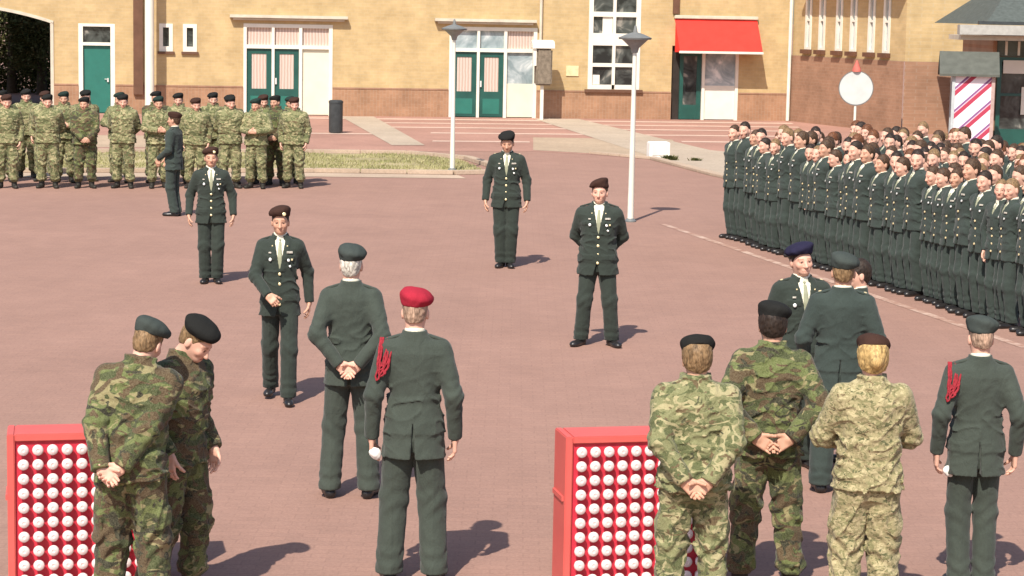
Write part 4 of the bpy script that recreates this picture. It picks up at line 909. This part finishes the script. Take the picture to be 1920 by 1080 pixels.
cast('officer in dark green uniform striding towards the camera with right hand at belly', loc=(-2.06, 18.8, 0), rz=4, S=.99, sx=.92, seed=11, beret='beret_brown', badge=1, hair='hair_dark', jm='dress_dark', medals=8, h=.008, footL=(.09, -.20, 6), footR=(.10, .20, 8, .02), hips=(0, -.02), tiem='tie', hh=.0045,
     armR=dict(wrist=(.105, -.27, 1.0), pole=(1, .5, -.2), d=(-.55, -.35, -.5), n=(0, .9, -.3), s=(0, -.2, .9), curl=1.1), armL=dict(wrist=(.28, .10, .90)), head=(0, 4, 0), smile=1)
cast('officer standing at attention facing the camera before the camouflaged line, brown beret', loc=(-3.82, 26.85, 0), rz=8, S=.975, seed=13, beret='beret_brown', badge=1, hair='hair_brown', jm='dress_dark', medals=8, arms=dict(wrist=(.285, -.03, .90)), feet=(.075, 0, 10), h=.009, star=1)
cast('officer seen in profile facing left, talking to the camouflaged soldiers', loc=(-5.66, 35.4, 0), rz=-105, S=.98, seed=15, beret='beret_brown', hair='hair_brown', jm='dress_b', medals=2, arms=dict(wrist=(.16, -.20, .98)), feet=(.06, 0, 8), h=.010)
cast('officer standing stiffly at attention alone in the middle of the yard, black beret', loc=(-.10, 29.1, 0), rz=-3, S=1.055, seed=17, beret='beret_dark', hair='hair_dark', jm='dress_dark', medals=8, arms=dict(wrist=(.27, -.02, .885)), feet=(.055, 0, 12), h=.009, head=(0, 14, 0), star=1, btilt=8)
cast('stout officer with legs apart and hands behind his back near the lamp post', loc=(.90, 22.3, 0), rz=-4, S=1.0, seed=19, beret='beret_brown', badge=0, hair='hair_brown', skin='skin_pink', jm='dress_dark', medals=8, fat=.018, arms=BEHIND, feet=(.165, 0, 26), h=.008, head=(-6, 0, 0), tilt=-30, hem=.77)
cast('smiling officer with dark blue beret facing the camera, half hidden by another officer', loc=(2.24, 16.35, 0), rz=10, S=1.0, seed=21, beret='beret_blue', badge=0, hair='hair_dark', skin='skin_pink', jm='dress_dark', medals=8, h=.008, hh=.0045, smile=1, head=(4, 0, -5), star=1, bsize=1.1, arms=dict(wrist=(.25, -.05, .89)))
cast('broad officer seen from behind in grey beret, talking with the smiling officer', loc=(2.43, 15.55, 0), rz=172, S=1.01, seed=23, beret='beret_grey', tilt=-20, hair='hair_sand', hairstyle='crop', jm='dress_b', fat=.006, h=.008, feet=(.11, 0, 10), hem=.77, arms=dict(wrist=(.26, -.10, .92)), star=1, legw=1.1)
cast('dark haired person whose face shows beside the broad officer talking', loc=(2.685, 16.5, 0), rz=-80, S=.93, seed=25, beret=None, hair='hair_dark', skin='skin_pink', jm='dress_dark', h=.010)
cast('tall soldier in dark woodland camouflage from behind, hands clasped, black beret', loc=(1.575, 12.70, 0), rz=180, uni='camo', jm='camo', S=1.015, sx=.95, seed=27, beret='beret_dark', hair='hair_dark', skin='skin', lean=2, h=.008, feet=(.165, 0, 16), head=(-4, 6, 0), hairstyle='full', btilt=2,
     arms=dict(wrist=(.115, .185, .985), pole=(1, .2, 0), d=(-.9, .12, -.55), n=(0, 1, .1), s=(-.3, .0, .9), curl=.4))
cast('short haired soldier in faded camouflage from behind, hands clasped low, by the rack', loc=(1.06, 11.95, 0), rz=180, uni='camo', jm='camo_light', S=.955, seed=29, beret='beret_dark', hair='hair_sand', skin='skin', lean=3, h=.008, feet=(.145, 0, 12), head=(3, 4, 0), hairstyle='full', btilt=20, bfwd=.042, tilt=-3, bsize=.93, fat=.012,
     arms=dict(wrist=(.075, .195, .93), pole=(1, .2, 0), d=(-.75, .12, -.75), n=(0, 1, .1), s=(-.3, .0, .9), curl=.6))
cast('blonde woman in tan camouflage from behind with a low bun, arms folded forward', loc=(2.06, 12.0, 0), rz=182, uni='camo', jm='camo_tan', S=.965, sx=.94, seed=31, beret='beret_brown', hair='hair_blond', hairstyle='bun', skin='skin_pink', h=.008, feet=(.135, 0, 14), head=(0, 4, 0), btilt=20, bfwd=.040, tilt=-16, bsize=.95, fat=.008, legw=1.12,
     arms=dict(wrist=(.10, -.26, 1.08), pole=(1, .5, -.3), d=(-.7, -.5, 0), n=(0, .9, 0), s=(0, 0, 1)))
p16, a16 = cast('officer at the right edge seen from behind with red shoulder cord', loc=(2.87, 12.9, 0), rz=180, S=.965, sx=.94, seed=33, beret='beret_grey', hair='hair_grey', hairstyle='crop', skin='skin_pink', lanyard=1, feet=(.085, 0, 12), jm='dress', h=.008, hem=.76, head=(4, 4, 0), btilt=6, armL=dict(wrist=(.265, .02, .90)), armR=dict(wrist=(.265, .02, .90)))
def glove(root, arm, off, rx, label, rad=(.030, .020, .030)):
    w_ = Matrix.Translation(root.location) @ Matrix.Rotation(root.rotation_euler.z, 4, 'Z') @ Matrix.Scale(root.scale.x, 4) @ Vector(arm['W']+nrm(arm['d'])*.07+np.array(off))
    g = Grid((-.07, -.06, -.07), (.07, .06, .07), .005); P = g.P
    f = smin(ell(P, (0, 0, 0), rad), ell(P, (.012, .006, -.020), (.026, .018, .026)), .012)+.002*wob(P, 80, rx)
    o = mk_object('folded_gloves', [g.mesh(f)], None, MAT['white_cloth']); o.location = w_; tag(o, label, 'gloves')
glove(p4, a4['L'], (-.02, .035, .03), 1.0, 'rolled white gloves held by the officer with the crimson beret', (.036, .022, .032))
glove(p16, a16['L'], (-.075, .035, .0), 2.0, 'round white gloves held low by the officer at the right edge')

# line of camouflaged soldiers on the left
ORD = 'first second third fourth fifth sixth seventh eighth ninth tenth eleventh twelfth thirteenth fourteenth fifteenth sixteenth seventeenth eighteenth nineteenth twentieth'.split()+['twenty-'+x for x in 'first second third fourth fifth sixth seventh eighth ninth'.split()]+['thirtieth', 'thirty-first', 'thirty-second']
def copy_tree(o, parent=None):
    c = o.copy(); COL.objects.link(c)
    if parent: c.parent = parent; c.matrix_parent_inverse = o.matrix_parent_inverse
    for ch in o.children: copy_tree(ch, c)
    return c
LO = dict(h=.012, hh=.006, fh=.0055)
ptypes = []
for k, (a, hd_, mt, hr, sk, bt) in enumerate([
        (BEHIND, (10, 10, 0), 'camo_light', 'hair_brown', 'skin_pink', 'beret_dark'),
        (dict(wrist=(.06, -.24, .97), pole=(1, .4, -.2), d=(-.7, -.2, -.3), n=(0, 1, 0), s=(0, 0, 1)), (-20, 6, 0), 'camo', 'hair_dark', 'skin', 'beret_dark'),
        (dict(wrist=(.25, -.04, .89)), (15, 12, 0), 'camo_light', 'hair_sand', 'skin_pink', 'beret_brown'),
        (dict(wrist=(.08, -.24, 1.12), pole=(1, .3, -.3), d=(-.9, 0, .1), n=(0, 1, 0), s=(0, 0, 1)), (-8, 8, 0), 'camo_light', 'hair_brown', 'skin', 'beret_green')]):
    r, _ = person(dict(uni='camo', jm=mt, tm=mt, seed=41+k, beret=bt, hair=hr, skin=sk, arms=a, head=hd_, feet=(.13, 0, 16), tilt=-18, fat=.028, hs=1.05, **LO)); ptypes.append([r, False])
def soldier(k, x, y, rz, s):
    r, used = ptypes[k]
    if used: r = copy_tree(r)
    else: ptypes[k][1] = True
    r.location = (x, y, 0); r.rotation_euler = (0, 0, R_(rz)); r.scale = (s,)*3; return r
acts = ['hands behind the back', 'hands clasped in front', 'arms hanging', 'arms folded']
row = [(-9.55, 40.1, 2, 8), (-8.82, 40.3, 0, 4), (-8.15, 40.45, 1, 14), (-7.45, 40.6, 0, -2), (-6.80, 40.75, 3, 22), (-6.12, 40.9, 2, 6), (-5.48, 41.05, 0, 16), (-4.98, 41.1, 3, -10), (-4.28, 41.35, 2, -6)]
for i, (x, y, k, rz) in enumerate(row):
    tag(soldier(k, x, y, rz, random.uniform(.97, 1.01)), f'camouflaged soldier, {ORD[i]} from the left in the front of the line, {acts[k]}', 'person', 'soldiers in the camouflaged line')
back = [(-9.95, 41.5, 1, 5), (-8.78, 41.6, 3, 12), (-8.45, 42.0, 0, 30), (-6.62, 42.0, 0, -5), (-5.62, 42.1, 1, 10), (-4.98, 42.2, 2, 0), (-4.45, 42.3, 3, 14), (-9.2, 41.8, 2, 0), (-7.75, 41.9, 3, -12), (-7.05, 42.0, 1, 10), (-6.0, 42.4, 0, 4), (-4.7, 41.9, 1, -8), (-9.75, 42.6, 0, 8)]
for i, (x, y, k, rz) in enumerate(back):
    tag(soldier(k, x, y, rz, random.uniform(.98, 1.02)), f'camouflaged soldier, {ORD[i]} from the left among those standing behind the line', 'person', 'soldiers in the camouflaged line')

# the formation in dark green on the right
fprot = []
for k, (hr, sk, yaw, pit, a, ft_, hst) in enumerate([('hair_brown', 'skin_pink', 22, 2, {}, 0, 'crop'), ('hair_dark', 'skin_pink', 10, 6, {}, .008, 'crop'), ('hair_red', 'skin_pink', 32, 2, {}, -.006, 'short'), ('hair_brown', 'skin_pink', -2, 10, {}, .004, 'crop'),
        ('hair_sand', 'skin_pink', 36, -2, dict(wrist=(.235, -.02, .89), d=(0, -.1, -1), n=(-1, 0, 0), s=(0, -1, 0)), 0, 'crop'), ('hair_brown', 'skin', 14, -4, {}, .012, 'short'), ('hair_dark', 'skin_pink', 44, 6, {}, 0, 'crop'), ('hair_sand', 'skin_pink', 26, 8, {}, -.004, 'crop')]):
    aa = dict(BEHIND); aa.update(a)
    r, _ = person(dict(jm='dress_b', seed=61+k, hair=hr, skin=sk, head=(yaw, pit, 0), arms=aa, feet=(.07, 0, 10), medals=3 if k % 2 else 0, boards=(k % 2 == 0), hairstyle=hst, fat=ft_, hs=1.0, sx=.9, vb=1.33, lean=1.5, **LO)); fprot.append([r, False])
A0 = Vector((3.45, 33.7)); A1 = Vector((5.86, 23.6)); dv = (A1-A0); LR = dv.length; dv /= LR; nv = Vector((-dv.y, dv.x))
if nv.x < 0: nv = -nv
RK = ['front', 'second', 'third', 'fourth', 'fifth', 'sixth']
fyaw = math.degrees(math.atan2(-nv.x, nv.y))   # facing -nv: rotate (0,-1) onto -nv
for rk in range(6):
    i = 0
    for q in range(31):
        s_ = .10+q*.385+random.uniform(-.09, .09); dd = rk*.66+random.uniform(-.14, .14)*(1 if rk else .4)
        p = A0+dv*s_+nv*dd
        if p.x/p.y > .253+(.012 if rk == 0 else 0): continue
        if s_ > LR+1.2: continue
        k = random.choice([0, 1, 2, 3, 5, 6, 7, 0, 1, 2, 3, 4, 5, 6, 7]); r, used = fprot[k]
        if used: r = copy_tree(r)
        else: fprot[k][1] = True
        s0 = random.uniform(.95, 1.065); r.location = (p.x, p.y, 0); r.rotation_euler = (0, 0, math.atan2(-nv.x, nv.y)*1.0+R_(random.uniform(-2, 18))); r.scale = (s0*.9, s0, s0)
        tag(r, f'bareheaded recruit in dark green uniform, {RK[rk]} rank of the formation, {ORD[i]} from its far end', 'person', 'recruits in the dark green formation'); i += 1
